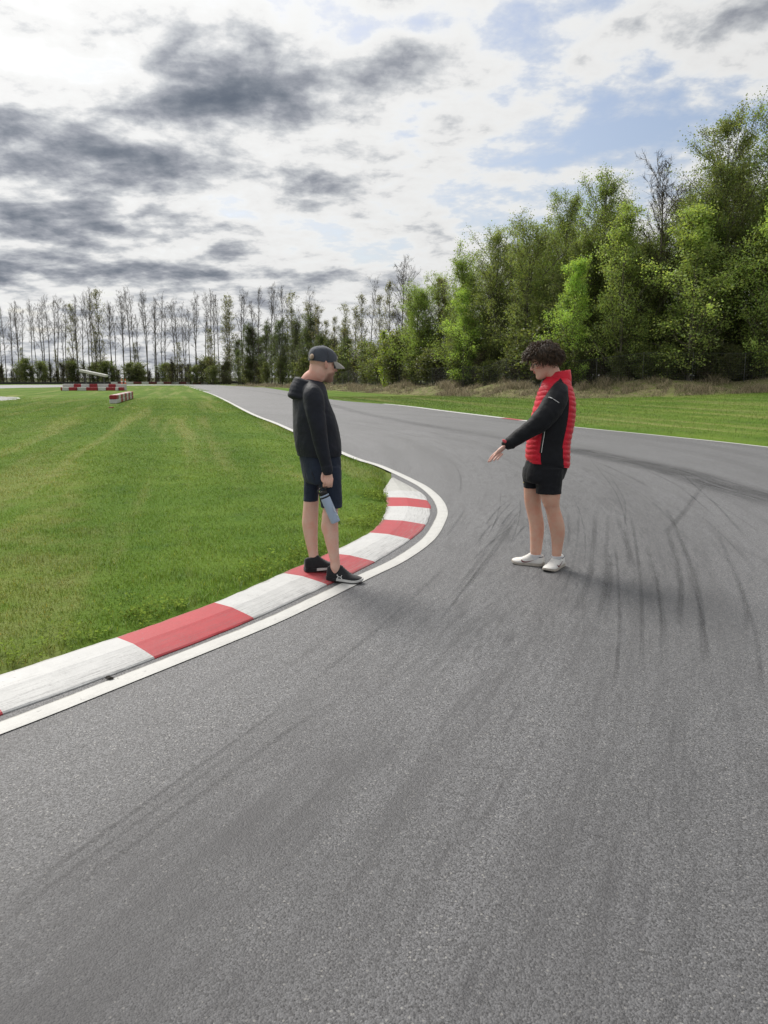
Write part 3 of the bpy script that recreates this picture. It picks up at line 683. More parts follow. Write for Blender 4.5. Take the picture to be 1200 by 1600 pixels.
def grow(seed, H, t0=0.3, nbr=45, Lmax=2.2, shape='oval', el=(30, 60), nsub=5, ntw=4, r0=None, leaves=8000, leaf=0.13, col=(0.07, 0.11, 0.02), cvar=0.35, twig_r=0.012, spread=0.22, lean=0.03, fork=0, leaf_t0=0.0, skew=0.0):
    rs = random.Random(seed); nr = np.random.default_rng(seed)
    r0 = r0 or H * 0.0085
    n = 11; tr = []
    lx, ly = rs.uniform(-lean, lean) * H, rs.uniform(-lean, lean) * H
    ph = rs.uniform(0, 6.28)
    for i in range(n):
        s = i / (n - 1); wob = 0.012 * H * s
        tr.append((lx * s * s + wob * math.sin(ph + s * 7), ly * s * s + wob * math.cos(ph * 1.7 + s * 6), -0.3 + (H + 0.3) * s))
    tr = np.array(tr); trad = r0 * (1 - np.linspace(0, 1, n)) ** 0.8 + 0.012
    trad[0] *= 1.35
    mb = MB(); mb.add(*tube(tr, trad, 7, up=(1, 0, 0), round_ends=False))
    segs = []; anchors = []
    def at(s): k = s * (n - 1); return np.array([np.interp(k, range(n), tr[:, j]) for j in range(3)])
    ga = rs.uniform(0, 6.28)
    for b in range(nbr):
        ga += 2.4 + rs.uniform(-.5, .5)
        t = t0 + (0.985 - t0) * ((b + rs.random()) / nbr) ; s = (t - t0) / (1 - t0)
        if shape == 'oval': L = Lmax * (0.35 + 0.65 * math.sin(math.pi * min(1, 0.18 + 0.82 * s)) ** 0.8)
        elif shape == 'cone': L = Lmax * (1.0 - 0.80 * s) * (0.55 + 0.45 * min(1, s * 6))
        else: L = Lmax * (0.30 + 0.9 * s * (1 - s) * 2 + 0.15 * s)
        lob = mnoise.noise((math.cos(ga) * .9 + seed, math.sin(ga) * .9, t * H * .33)); L *= rs.uniform(0.6, 1.25) * (1 + 0.75 * lob)
        if L < 0.25: L = 0.25
        e = R(rs.uniform(*el)) + 0.35 * s
        p = at(t); d = np.array((math.cos(ga) * math.cos(e), math.sin(ga) * math.cos(e), math.sin(e)))
        if skew: L *= 1 + skew * math.cos(ga + 1.57)
        path = [p]; q = p.copy(); dd = d.copy()
        for k in range(4):
            dd = dd + np.array((rs.gauss(0, .10), rs.gauss(0, .10), rs.gauss(0.07, .07))); dd /= np.linalg.norm(dd); q = q + dd * L / 4; path.append(q)
        path = np.array(path); rb = min(trad[0] * 0.42, 0.009 + 0.011 * L) * (1 - 0.4 * s)
        rad = np.linspace(rb, max(0.006, rb * .25), 5)
        if rb > 0.018: mb.add(*tube(path, rad, 4, round_ends=False, cap=False))
        else: segs += [(path[k], path[k + 1], rad[k], rad[k + 1]) for k in range(4)]
        for q_ in path[2:]: anchors.append(q_)
        for sb in range(nsub):
            u = rs.uniform(.2, 1.0); k = min(3, int(u * 4)); fr = u * 4 - k
            p1 = path[k] * (1 - fr) + path[k + 1] * fr
            d1 = (path[k + 1] - path[k]); d1 /= np.linalg.norm(d1)
            d1 = d1 + nr.normal(0, .55, 3) + np.array((0, 0, .12)); d1 /= np.linalg.norm(d1)
            l1 = L * rs.uniform(.22, .5) * (1.15 - .5 * u); pm = p1 + d1 * l1 * .5; d2 = d1 + nr.normal(0, .2, 3) + np.array((0, 0, .1)); d2 /= np.linalg.norm(d2); p2 = pm + d2 * l1 * .5
            segs.append((p1, pm, rad[k] * .55 + .002, twig_r)); segs.append((pm, p2, twig_r, twig_r * .6)); anchors += [pm, p2]
            for tw in range(ntw):
                w = rs.uniform(.1, 1); p3 = p1 + (p2 - p1) * w; d3 = d2 + nr.normal(0, .6, 3); d3 /= np.linalg.norm(d3); l3 = l1 * rs.uniform(.25, .6) + .08
                p4 = p3 + d3 * l3; segs.append((p3, p4, twig_r * .75, twig_r * .4)); anchors += [p4, (p3 + p4) / 2]
    trunk = mesh('trunk', np.vstack(mb.v), mb.f, None)
    tv, tf = tri_tubes(segs)
    out = {'trunk': trunk, 'H': H}
    # leaves
    A = np.array(anchors); A = A[A[:, 2] > leaf_t0 * H] if leaf_t0 else A
    k = nr.integers(0, len(A), leaves); c = A[k] + nr.normal(0, spread, (leaves, 3)) * np.array((1, 1, .8))
    sz = leaf * nr.uniform(.55, 1.25, leaves)
    nrm = nr.normal(0, 1, (leaves, 3)); nrm /= np.linalg.norm(nrm, axis=1)[:, None]
    u = np.cross(nrm, nr.normal(0, 1, (leaves, 3))); u /= np.linalg.norm(u, axis=1)[:, None]; w = np.cross(nrm, u)
    lv = np.stack([c - u * sz[:, None] * .55, c + w * sz[:, None] * .42, c + u * sz[:, None] * .6, c - w * sz[:, None] * .42], 1).reshape(-1, 3)
    lf = np.arange(leaves * 4).reshape(-1, 4)
    clv = np.array([mnoise.noise(Vector(x) * .9 + Vector((seed, 0, 0))) for x in c])
    b = np.clip(1 + cvar * nr.normal(0, .6, leaves) + .45 * clv, .3, 2.0)
    tint = np.array(col)[None] * b[:, None] * np.c_[nr.uniform(.8, 1.12, leaves), np.ones(leaves), nr.uniform(.7, 1.2, leaves)]
    v = np.vstack([lv, tv]); f = np.vstack([lf, tf + len(lv)])
    crown = mesh('crown', v, f, [MLEAF, MTWIG], False, np.r_[np.zeros(len(lf)), np.ones(len(tf))])
    cattr(crown, 'tint', np.vstack([np.repeat(tint, 4, axis=0), np.full((len(tv), 3), .08)]))
    out['crown'] = crown; return out
LG = (0.33, 0.44, 0.10); DG = (0.205, 0.265, 0.072); OL = (0.19, 0.185, 0.075)
PROTO = {
 'light': [grow(s, 10, .04, 60, 3.6, 'cone', (18, 48), 7, 4, .085, 17000, .098, LG, .22, .009, .17) for s in (11, 12, 13)],
 'dark': [grow(s, 17, .25, 56, 4.4, 'oval', (20, 52), 8, 4, .15, 19000, .118, DG, .25, .012, .24, leaf_t0=.3) for s in (21, 22, 23)],
 'mid': [grow(s, 13, .08, 60, 3.7, 'oval', (22, 52), 7, 4, .11, 18000, .112, (0.235, 0.305, 0.07), .25, .011, .22) for s in (31, 32, 33)],
 'bare': [grow(s, 18, t0_, 27, 3.2, 'top', (36, 70), 7, 6, .13, 10, .12, (0.10, 0.10, 0.035), .3, .0095, .2, .055) for s, t0_ in ((41, .45), (42, .35), (43, .55), (44, .42), (45, .5), (46, .3))],
 'semi': [grow(s, 14, .15, 44, 2.4, 'oval', (35, 65), 6, 5, .09, 2300, .14, OL, .35, .012, .2) for s in (51, 52, 53)],
 'dead': [grow(s, 13, .3, 46, 3.0, 'oval', (30, 62), 8, 7, .11, 60, .1, OL, .3, .012, .2) for s in (61,)],
 'thicket': [grow(s, 13, .06, 62, 3.4, 'oval', (28, 58), 7, 5, .11, 13000, .125, (0.085, 0.115, 0.036), .25, .013, .22) for s in (34, 35)],
 'shrub': [grow(s, 3.4, .04, 34, 1.9, 'oval', (25, 65), 6, 4, .03, 4200, .14, (0.14, 0.165, 0.055), .4, .010, .2) for s in (71, 72)],
 'brush': [grow(s, 3.6, .03, 36, 1.5, 'oval', (40, 75), 8, 6, .03, 900, .13, (0.11, 0.115, 0.045), .4, .014, .2) for s in (91, 92)],
 'sapling': [grow(s, 4.6, .04, 34, 1.1, 'cone', (35, 65), 5, 3, .03, 2600, .11, (0.28, 0.33, 0.06), .3, .007, .12) for s in (81,)],
}
for k, l in PROTO.items():
    for p in l: p['trunk'].materials.append(MBARKP if k in ('dead', 'light', 'dark') else MBARK)
TNAME = {'light': 'aspen_tree', 'dark': 'poplar_tree', 'mid': 'poplar_tree', 'thicket': 'poplar_tree', 'bare': 'aspen_tree', 'semi': 'birch_tree', 'dead': 'bare_tree', 'shrub': 'shrub', 'brush': 'bush', 'sapling': 'sapling'}
TCAT = {'shrub': 'shrub', 'brush': 'bush', 'sapling': 'sapling'}
def tree(kind, x, y, H, label, group=None, wide=1.0, v=None):
    p = PROTO[kind][(v if v is not None else random.randrange(99)) % len(PROTO[kind])]
    o = empty(TNAME[kind], (x, y, gz(x, y) - 0.05), random.uniform(0, 6.28))
    s = H / p['H'] * (.93 if kind == 'dark' else .87 if kind == 'mid' else .91); o.scale = (s * wide, s * wide, s)
    tag(o, label, TCAT.get(kind, 'tree'), group)
    link('trunk', p['trunk'], o); link('crown', p['crown'], o); return o
def TL(px, behind):                          # point 'behind' metres behind the tree line, seen at photograph column px
    u = (px - 600) / FPX; best = None
    for i in range(len(TREELINE) - 1):
        a = TREELINE[i]; b = TREELINE[i + 1]
        fa = a[0] - u * a[1] * 1.0; fb = b[0] - u * b[1] * 1.0
        if fa * fb <= 0 and fa != fb:
            q = a + (b - a) * fa / (fa - fb); best = q if best is None or q[1] < best[1] else best
    if best is None: best = np.array((u * 45, 45.0))
    d = best / np.linalg.norm(best); return best + d * behind
def at_top(px, top, behind):                 # tree whose tip shows at pixel row 'top'
    q = TL(px, behind); d = ray(px, top); z = CAM_H + d[2] / d[1] * q[1]
    return q[0], q[1], z - gz(*q)
# trees that stand out, right to left
HERO = [
 ('dark', 1188, 158, 5.0, 1.0, 'tallest dark green poplar at the right edge of the photo'),
 ('dark', 1112, 172, 6.0, 0.95, 'tall dark green poplar rising behind the broad light green aspen'),
 ('light', 1185, 250, 1.2, 1.0, 'light green aspen cut off by the right edge, behind the fence'),
 ('light', 1068, 300, 1.0, 1.35, 'broad light green leafy aspen right of the man in red, behind the fence'),
 ('dead', 1012, 240, 4.5, 1.0, 'leafless grey tree standing above the light green aspens'),
 ('light', 962, 302, 2.0, 1.0, 'slim light green aspen directly left of the broad one'),
 ('light', 888, 390, 0.8, 1.0, 'shorter light green aspen just above the man in red'),
 ('dark', 925, 272, 6.0, 1.0, 'dark round topped poplar behind the two light green aspens'),
 ('dark', 868, 300, 7.0, .9, 'dark poplar whose top stands left of the round topped one'),
 ('mid', 820, 330, 3.0, 1.05, 'dense green poplar above the pointing hand of the man in red'),
 ('mid', 772, 340, 4.0, 1.0, 'dense green poplar left of the man in red, second of its clump'),
 ('mid', 725, 378, 3.0, 1.15, 'wide green poplar at the left end of the dense right hand wood'),
 ('light', 722, 440, 0.8, 1.1, 'bright light green young aspen in front of the wide poplar'),
 ('mid', 652, 440, 2.0, 1.25, 'low bright green tree right of the capped man, behind the fence'),
 ('dead', 628, 402, 6.0, .8, 'pale bare topped tree right of the capped man'),
 ('sapling', 600, 510, -2.6, 1.0, 'slender yellow green sapling on the dry bank right of the cap'),
]
for kind, px, top, bh, wd_, lab in HERO:
    x, y, H = at_top(px, top, bh); tree(kind, x, y, H, lab, None, wd_)
random.seed(101)
def filler(spec, label, group, zones=None):
    for kind, px, top, bh, wd_ in spec:
        x, y, H = at_top(px, top, bh); lab = label
        if zones:
            for lim, ph in zones:
                if px < lim: lab = label + ' ' + ph; break
        tree(kind, x, y, max(H, 1.2), lab, group, wd_)
ZR = [(780, 'left of the man in red'), (905, 'directly above the man in red'), (1010, 'just right of the man in red'), (1120, 'behind the broad light aspen'), (9999, 'by the right edge')]
ZL = [(60, 'at the left edge'), (125, 'left of the slanted board'), (175, 'above the slanted board'), (260, 'just right of the slanted board'), (9999, 'near the end of the straight')]
ZM = [(540, 'directly behind the cap'), (610, 'just right of the cap'), (9999, 'left of the dense wood')]
topc = lambda px: np.interp(px, [0, 60, 190, 300, 390, 440, 520, 600, 660, 700, 760, 860, 930, 1000, 1060, 1200], [470, 455, 440, 455, 432, 432, 448, 412, 412, 395, 350, 305, 285, 290, 225, 175])
# dense wood right of the bend
spec = []
for px in range(690, 1290, 24):
    for bh in (4.5, 10.0):
        if 1110 < px < 1225 and bh < 5 and random.random() < .5: continue
        spec.append((random.choice(['mid', 'mid', 'dark']), px + random.uniform(-12, 12), topc(min(px, 1200)) + random.uniform(30, 130), bh + random.uniform(-1.5, 2), random.uniform(.9, 1.15)))
filler(spec, 'green poplar inside the dense wood', 'trees of the dense right hand wood', ZR)
spec = []
for px in range(480, 700, 15):
    spec.append((random.choice(['semi', 'semi', 'bare', 'mid', 'semi']), px + random.uniform(-8, 8), topc(px) + random.uniform(4, 50), random.uniform(1, 9), random.uniform(.8, 1.1)))
filler(spec, 'thin half leafed birch in the wood', 'half leafed trees behind the capped man', ZM)
spec = []
for px in range(345, 500, 11):
    spec.append(('bare' if random.random() < .75 else 'semi', px + random.uniform(-6, 6), topc(px) + random.uniform(0, 34), random.uniform(2, 14), random.uniform(.85, 1.1)))
filler(spec, 'slender bare topped aspen above the dark thicket at the end of the straight', 'bare topped trees at the end of the straight')
spec = [('thicket', px + random.uniform(-6, 6), np.interp(px, [350, 380, 440, 520], [540, 500, 478, 490]) + random.uniform(0, 45), random.uniform(0.5, 8), random.uniform(.9, 1.3)) for px in range(340, 560, 10)]
filler(spec, 'dark green tree of the thicket', 'thicket trees left of the capped man', [(400, 'at the end of the straight'), (450, 'left of the capped person'), (490, 'above the shoulder of the capped person'), (9999, 'directly behind the cap')])
spec = []
for i, px in enumerate(range(-40, 352, 7)):
    spec.append(('bare' if random.random() < .98 else 'semi', px + random.uniform(-6, 6), topc(max(px, 0)) + abs(random.gauss(0, 16)) + (8 if i % 2 else -4), random.uniform(1, 16), random.uniform(.8, 1.15)))
filler(spec, 'tall bare aspen in the far tree line', 'bare aspens of the far tree line', ZL)
spec = [('semi', px + random.uniform(-6, 6), random.uniform(508, 552), random.uniform(1, 12), random.uniform(.8, 1.3)) for px in range(-20, 350, 60)]
filler(spec, 'small half leafed tree under the far bare aspens', 'small trees of the far tree line', ZL)
# undergrowth
spec = [('brush' if random.random() < .75 else 'shrub', px + random.uniform(-5, 5), random.uniform(562, 584), random.uniform(0, 9), random.uniform(.9, 1.5)) for px in range(-20, 420, 9)]
filler(spec, 'dark twiggy bush below the far tree line', 'bushes below the far tree line', ZL)
spec = [('shrub', px + random.uniform(-6, 6), np.interp(px, [420, 600, 800, 1200], [565, 540, 528, 505]) + random.uniform(-14, 26), random.uniform(1.2, 6), random.uniform(.9, 1.4)) for px in range(420, 1280, 19)]
spec += [('shrub' if random.random() < .6 else 'brush', px + random.uniform(-6, 6), np.interp(px, [420, 600, 800, 1200], [572, 562, 556, 545]) + random.uniform(-10, 12), random.uniform(.4, 2.2), random.uniform(1.0, 1.6)) for px in range(480, 1280, 19)]
spec += [('shrub', px + random.uniform(-8, 8), 556 + random.uniform(-10, 10), random.uniform(7, 14), random.uniform(1.2, 1.7)) for px in range(900, 1290, 26)]
filler(spec, 'leafy shrub behind the wire fence', 'shrubs behind the wire fence', [(500, 'left of the capped man')] + ZM[1:2] + [(700, 'between the two men')] + ZR)
# ------------------------------------------------------------------ wire fence
MSTEEL = simple('galvanised_steel', (0.09, 0.095, 0.09), 0.5, .2, 12, Metallic=0.4)
MWIRE = simple('fence_wire', (0.24, 0.25, 0.25), 0.5, .2, 12, Metallic=0.3)
fence = empty('wire_fence', (24, 48, gz(24, 48))); tag(fence, 'tall wire mesh fence with thin steel posts in front of the wood', 'fence')
fl = TREELINE[2:11]; L = np.r_[0, np.cumsum(np.linalg.norm(np.diff(fl, axis=0), axis=1))]
def fpt(s): return np.array((np.interp(s, L, fl[:, 0]), np.interp(s, L, fl[:, 1]) - 0.3))
fo = np.array(fence.location)
FH = 1.75; posts = []
s = 0.0
while s < L[-1]:
    p = fpt(s); z = gz(*p); posts.append((p, z))
    mb = MB(); mb.add(*tube(np.array([(p[0], p[1], z - .2), (p[0], p[1], z + FH)]) - fo, .019, 7)); mb.add(*ellipsoid(np.array((p[0], p[1], z + FH + .02)) - fo, (.045, .045, .035), 8, 5))
    mb.build('post', MSTEEL, fence); s += 3.0
for i in range(len(posts) - 1):
    (a, za), (b, zb) = posts[i], posts[i + 1]
    A = np.array((a[0], a[1], za)) - fo; B = np.array((b[0], b[1], zb)) - fo; up = np.array((0, 0, 1.0))
    mb = MB(); mb.add(*tube([A + up * FH, B + up * FH], .012, 5)); mb.build('top_rail', MSTEEL, fence)
    sg = []
    for k in range(12): sg.append((A + up * (.05 + k * FH / 12), B + up * (.05 + k * FH / 12), .0018, .0018))
    for k in range(1, 20): q = A + (B - A) * k / 20; sg.append((q + up * .05, q + up * FH, .0017, .0017))
    v, f = tri_tubes(sg); obj('wire_mesh', v, f, MWIRE, fence)

# ------------------------------------------------------------------ barriers on the infield
MBW = simple('barrier_white', (0.48, 0.48, 0.47), 0.5, .15, 6); MBR = simple('barrier_red', (0.25, 0.018, 0.026), 0.5, .25, 6)
MBRD = simple('barrier_maroon', (0.10, 0.010, 0.015), 0.5, .25, 6)
MBLK = simple('barrier_black', (0.022, 0.022, 0.022), 0.7, .3, 6); MPOST = simple('post_grey', (0.07, 0.07, 0.07), 0.7, .3, 8)
MSIGN = simple('board_white', (0.55, 0.55, 0.52), 0.5, .12, 5)
def block(parent, c, d, mat, rz=0.0):
    v, f = bevel_box(d); ca, sa = math.cos(rz), math.sin(rz)
    v = np.c_[v[:, 0] * ca - v[:, 1] * sa, v[:, 0] * sa + v[:, 1] * ca, v[:, 2]] + np.asarray(c)
    return obj('block', v, f, mat, parent, smooth=False)
def bevel_box(d, b=0.03):
    hx, hy, hz = d[0] / 2, d[1] / 2, d[2] / 2; rings = []
    for z, k in ((-hz, b), (-hz + b, 0), (hz - b, 0), (hz, b)):
        x, y = hx - k, hy - k
        rings.append(np.array([(x, y - b, z), (x - b, y, z), (-x + b, y, z), (-x, y - b, z), (-x, -y + b, z), (-x + b, -y, z), (x - b, -y, z), (x, -y + b, z)]))
    return rings_mesh(rings)
# long row, two courses
x0, y0 = G(177, 632); x1, y1 = G(204, 623.5); rz = math.atan2(y1 - y0, x1 - x0); ln = math.hypot(x1 - x0, y1 - y0)
row = empty('block_barrier', (x0, y0, gz(x0, y0)), rz); tag(row, 'red and white striped row of barrier blocks lying on the infield grass', 'barrier')
nb = 9; bl = ln / nb
for i in range(nb):
    for lv in (0, 1):
        m_ = (MBR if (i % 2 == 0) else MBW) if lv == 1 else (MBW if i % 2 == 0 and i == 0 else (MBR if i % 2 == 0 else MBW))
        block(row, (bl * (i + .5), 0, .125 + .252 * lv), (bl - .02, .42, .25), m_)
# ring of blocks round the slanted board
cxm, cym = G(144, 611); clu = empty('block_barrier', (cxm, cym, gz(cxm, cym))); tag(clu, 'low wall of red and white stacked barrier blocks round the slanted board', 'barrier')
sc = cym * 1.017 / FPX
for a, b, m_ in [(96.5, 100, MBR), (100.3, 110, MBW), (110.3, 122, MBR), (122.3, 137, MBW), (137.3, 154, MBR), (154.3, 166, MBW), (166.3, 181, MBR), (181.3, 185, MBW), (185.3, 192, MBR)]:
    block(clu, (((a + b) / 2 - 144) * sc, 0.25 * math.sin(a), .20), ((b - a) * sc, .5, .40), m_)
for a, b, m_ in [(96, 113, MBW), (113.3, 124, MBR), (124.3, 137, MBW), (137.3, 149, MBR), (149.3, 166, MBW), (166.3, 177, MBR), (177.3, 192, MBW)]:
    block(clu, (((a + b) / 2 - 144) * sc, 0.9, .385), ((b - a) * sc, .5, .77), m_)
# slanted board on two posts
brd = empty('slanted_board', (cxm, cym + 2.0, gz(cxm, cym + 2))); tag(brd, 'long white slanted board on two dark posts on the far infield', 'board')
yb = cym + 2.0; L_ = P(125.5, 579, yb); R_ = P(167, 587.5, yb); o_ = np.array(brd.location)
d = (R_ - L_); ang = math.atan2(d[2], d[0]); ln = np.linalg.norm(d)
v, f = bevel_box((ln, .9, .30), .05); ca, sa = math.cos(ang), math.sin(ang)
obj('board', np.c_[v[:, 0] * ca - v[:, 2] * sa, v[:, 1], v[:, 0] * sa + v[:, 2] * ca] + (L_ + R_) / 2 - o_, f, MSIGN, brd, False)
for px in (133, 162):
    t = (px - 125.5) / 41.5; top = L_ + d * t - o_; mb = MB(); mb.box((top[0], 0, (top[2] - .1) / 2 - .1), (.16, .16, top[2] + .02)); mb.box((top[0], 0, 0.03), (.4, .4, .06)); mb.build('post', MPOST, brd, False)
# small red scrap on the grass
sx_, sy_ = G(174, 639); v, f = ellipsoid((0, 0, .03), (.14, .05, .035), 8, 5)
v += 0.012 * np.sin(v * 60); o = obj('plastic_scrap', v, f, MBR); o.location = (sx_, sy_, gz(sx_, sy_)); tag(o, 'small red scrap on the grass in front of the striped barrier row', 'scrap')
# far wall of painted barrier segments and black tyre wall
fb = [np.array((-100.0, 176.0)), np.array((-62, 185.5)), np.array((-38, 184.0)), np.array((-29.5, 171.0)), np.array((-24.5, 155.0))]
fb = spline(fb, 10); FL = np.r_[0, np.cumsum(np.linalg.norm(np.diff(fb, axis=0), axis=1))]
wall = empty('track_barrier', (fb[10][0], fb[10][1], 0)); tag(wall, 'long low far barrier of red, white and black segments at the end of the straight', 'barrier')
wo = np.array(wall.location); s = 0.0; k = 0
while s < FL[-1] - 1.7:
    p = np.array((np.interp(s + .8, FL, fb[:, 0]), np.interp(s + .8, FL, fb[:, 1]))); q = np.array((np.interp(s + 1.0, FL, fb[:, 0]), np.interp(s + 1.0, FL, fb[:, 1])))
    px = 600 + p[0] / p[1] * FPX
    mt = MBLK if (px < 184 or px > 330) else ((MBW, MBRD)[k % 2]); k += 1
    ln = 1.62 if mt is not MBRD else 1.9
    v, f = bevel_box((ln, .6, .50)); a = math.atan2(q[1] - p[1], q[0] - p[0]); ca, sa = math.cos(a), math.sin(a); zt = gz(*p)
    obj('segment', np.c_[v[:, 0] * ca - v[:, 1] * sa + p[0] - wo[0], v[:, 0] * sa + v[:, 1] * ca + p[1] - wo[1], v[:, 2] + .25 + zt], f, mt, wall, False); s += ln + .03
# traffic cones by the far barrier
MCONE = simple('cone_orange', (0.62, 0.13, 0.02), 0.5, .1, 20); MCW = simple('cone_band', (0.75, 0.75, 0.73), 0.4, .1, 20)
for i, (px, lab) in enumerate(((190.5, 'left one of two orange traffic cones by the far barrier'), (196, 'right one of two orange traffic cones by the far barrier'))):
    d = ray(px, 600); y = 168.0; x = d[0] / d[1] * y
    cn = empty('traffic_cone', (x, y, gz(x, y))); tag(cn, lab, 'cone', 'traffic cones by the far barrier')
    mb = MB(); mb.box((0, 0, .03), (.55, .55, .06)); mb.build('base', MBLK, cn, False)
    h = 1.35
    a = np.linspace(0, 2 * math.pi, 14, endpoint=False)
    ring = lambda r, z: np.c_[np.cos(a) * r, np.sin(a) * r, np.full(14, z)]
    v, f = rings_mesh([ring(.23, .06), ring(.22, .09), ring(.05, h), ring(.02, h + .01)]); obj('cone', v, f, MCONE, cn)
    v, f = rings_mesh([ring(.155, .60), ring(.115, .90)], False); v[:, :2] *= 1.04; obj('band', v, f, MCW, cn)
# ------------------------------------------------------------------ people: tools
def proj(v):
    v = np.atleast_2d(np.asarray(v, float)) - np.array((0, 0, CAM_H)); cp, sp_ = math.cos(PITCH), math.sin(PITCH)
    dp = v[:, 1] * cp - v[:, 2] * sp_; up = v[:, 1] * sp_ + v[:, 2] * cp
    return np.c_[600 + FPX * v[:, 0] / dp, 800 - FPX * up / dp]
class Surf:                                  # front surface of a built part, looked up by photograph pixel
    def __init__(s, o):
        n = len(o.data.vertices); v = np.empty(n * 3); o.data.vertices.foreach_get('co', v); s.v = v.reshape(-1, 3) + np.array(o.matrix_world.translation) * 0
        s.v = s.v + np.array(o.parent.location if o.parent else (0, 0, 0)) * 0; s.p = proj(s.v)
    def at(s, px, py, lift=0.003, rad=3.0):
        d = np.hypot(s.p[:, 0] - px, s.p[:, 1] - py)
        for q in (rad, rad * 2, rad * 4, 40):
            k = d < q
            if k.sum() >= 3: return P(px, py, np.percentile(s.v[k][:, 1], 12) - lift)
        return P(px, py, 6.0)
def remesh(mbs, voxel, name, smooth=2):
    v = []; f = []; n = 0
    for (a, b) in mbs:
        v.append(np.asarray(a)); f += [tuple(int(i) + n for i in q) for q in b]; n += len(a)
    me = bpy.data.meshes.new(name); me.from_pydata(np.vstack(v).tolist(), [], f); me.update()
    o = bpy.data.objects.new('tmp', me); COL.objects.link(o)
    r = o.modifiers.new('r', 'REMESH'); r.mode = 'VOXEL'; r.voxel_size = voxel; r.adaptivity = 0
    if smooth:
        s = o.modifiers.new('s', 'SMOOTH'); s.factor = 0.5; s.iterations = smooth
    dg = bpy.context.evaluated_depsgraph_get(); out = bpy.data.meshes.new_from_object(o.evaluated_get(dg))
    bpy.data.objects.remove(o); bpy.data.meshes.remove(me); out.name = name
    out.polygons.foreach_set('use_smooth', np.ones(len(out.polygons), bool)); return out
def getv(me):
    v = np.empty(len(me.vertices) * 3); me.vertices.foreach_get('co', v); return v.reshape(-1, 3)
def setv(me, v): me.vertices.foreach_set('co', v.astype(np.float32).ravel()); me.update()
def getn(me):
    n = np.empty(len(me.vertices) * 3); me.vertices.foreach_get('normal', n); return n.reshape(-1, 3)
_wr = np.random.default_rng(5)
WAVES = [(_wr.normal(0, 1, 3), _wr.uniform(0, 6.28)) for _ in range(9)]
def folds(v, scale, squash=(1, 1, 1)):
    q = v * np.array(squash) * scale; w = np.zeros(len(v))
    warp = np.sin(q[:, [1, 2, 0]] * 0.7 + 1.3)
    for k, ph in WAVES: w += 1 - np.abs(np.sin((q + warp * .5) @ k + ph)) * 2
    return w / len(WAVES)
def wrinkle(me, amp, scale, squash=(1, 1, 1), mask=None):
    v = getv(me); n = getn(me); d = folds(v, scale, squash) * amp
    if mask is not None: d = d * mask(v)
    setv(me, v + n * d[:, None])
def rows_loft(rows, Y, yaw, nring=70, nside=96, side_px=True, expo=2.3, off=None, shrink=0.0):
    """rows: (py, xl, xr, half side width b). Each ring is an ellipse turned by yaw whose outline spans xl..xr in the photograph."""
    rows = interp_rows(rows, nring); a_ = np.linspace(0, 2 * math.pi, nside, endpoint=False); rings = []; info = []
    ct, st_ = math.cos(yaw), math.sin(yaw)
    for k, (py, xl, xr, b) in enumerate(rows):
        c = (P(xl, py, Y) + P(xr, py, Y)) / 2; W = np.linalg.norm(P(xr, py, Y) - P(xl, py, Y)) / 2
        a = math.sqrt(max(W * W - (b * st_) ** 2, (0.35 * W) ** 2)) / abs(ct); a = max(a - shrink, .01); b = max(b - shrink, .01)
        cu = np.sign(np.cos(a_)) * np.abs(np.cos(a_)) ** (2 / expo) * a; sv = np.sign(np.sin(a_)) * np.abs(np.sin(a_)) ** (2 / expo) * b
        rings.append(np.c_[c[0] + cu * ct - sv * st_, c[1] + cu * st_ + sv * ct, np.full(nside, c[2])])
        info.append((c, a, b))
    return rings, info
def limb(rows, Y, ratio=1.0, nring=26, n=22, dy=None):
    """rows: (py, xl, xr[, dy]) -> round limb whose outline follows the photograph"""
    rows = np.array([list(r) + [0] * (4 - len(r)) for r in rows], float); rows = interp_rows(rows, nring)
    a = np.linspace(0, 2 * math.pi, n, endpoint=False); rings = []
    for py, xl, xr, d in rows:
        A = P(xl, py, Y + d); B = P(xr, py, Y + d); c = (A + B) / 2; r = np.linalg.norm(B - A) / 2
        rings.append(np.c_[c[0] + np.cos(a) * r, c[1] + np.sin(a) * r * ratio, np.full(n, c[2])])
    return rings_mesh(rings)
def pix_tube(pts, rad, Y, n=12, up=(0, 1, 0), flat=1.0, per=6):
    p = np.array([P(a, b, Y + c) for a, b, c in pts]); q = np.c_[p, rad]; q = spline(q, per)
    return tube(q[:, :3], q[:, 3], n, up, flat)
HEAD = [(0.000, .070, .030, .020), (0.010, .090, .012, .033), (0.026, .096, -.012, .045), (0.045, .0925, -.038, .055), (0.060, .0960, -.055, .060), (0.072, .0975, -.066, .063),
        (0.086, .0935, -.077, .067), (0.105, .0935, -.088, .0705), (0.125, .0885, -.095, .0725), (0.143, .0965, -.099, .0735), (0.165, .0975, -.101, .0750), (0.185, .0890, -.098, .0735),
        (0.204, .0710, -.088, .0660), (0.220, .0440, -.066, .0500), (0.231, .0130, -.036, .0280), (0.235, -.004, -.020, .010)]
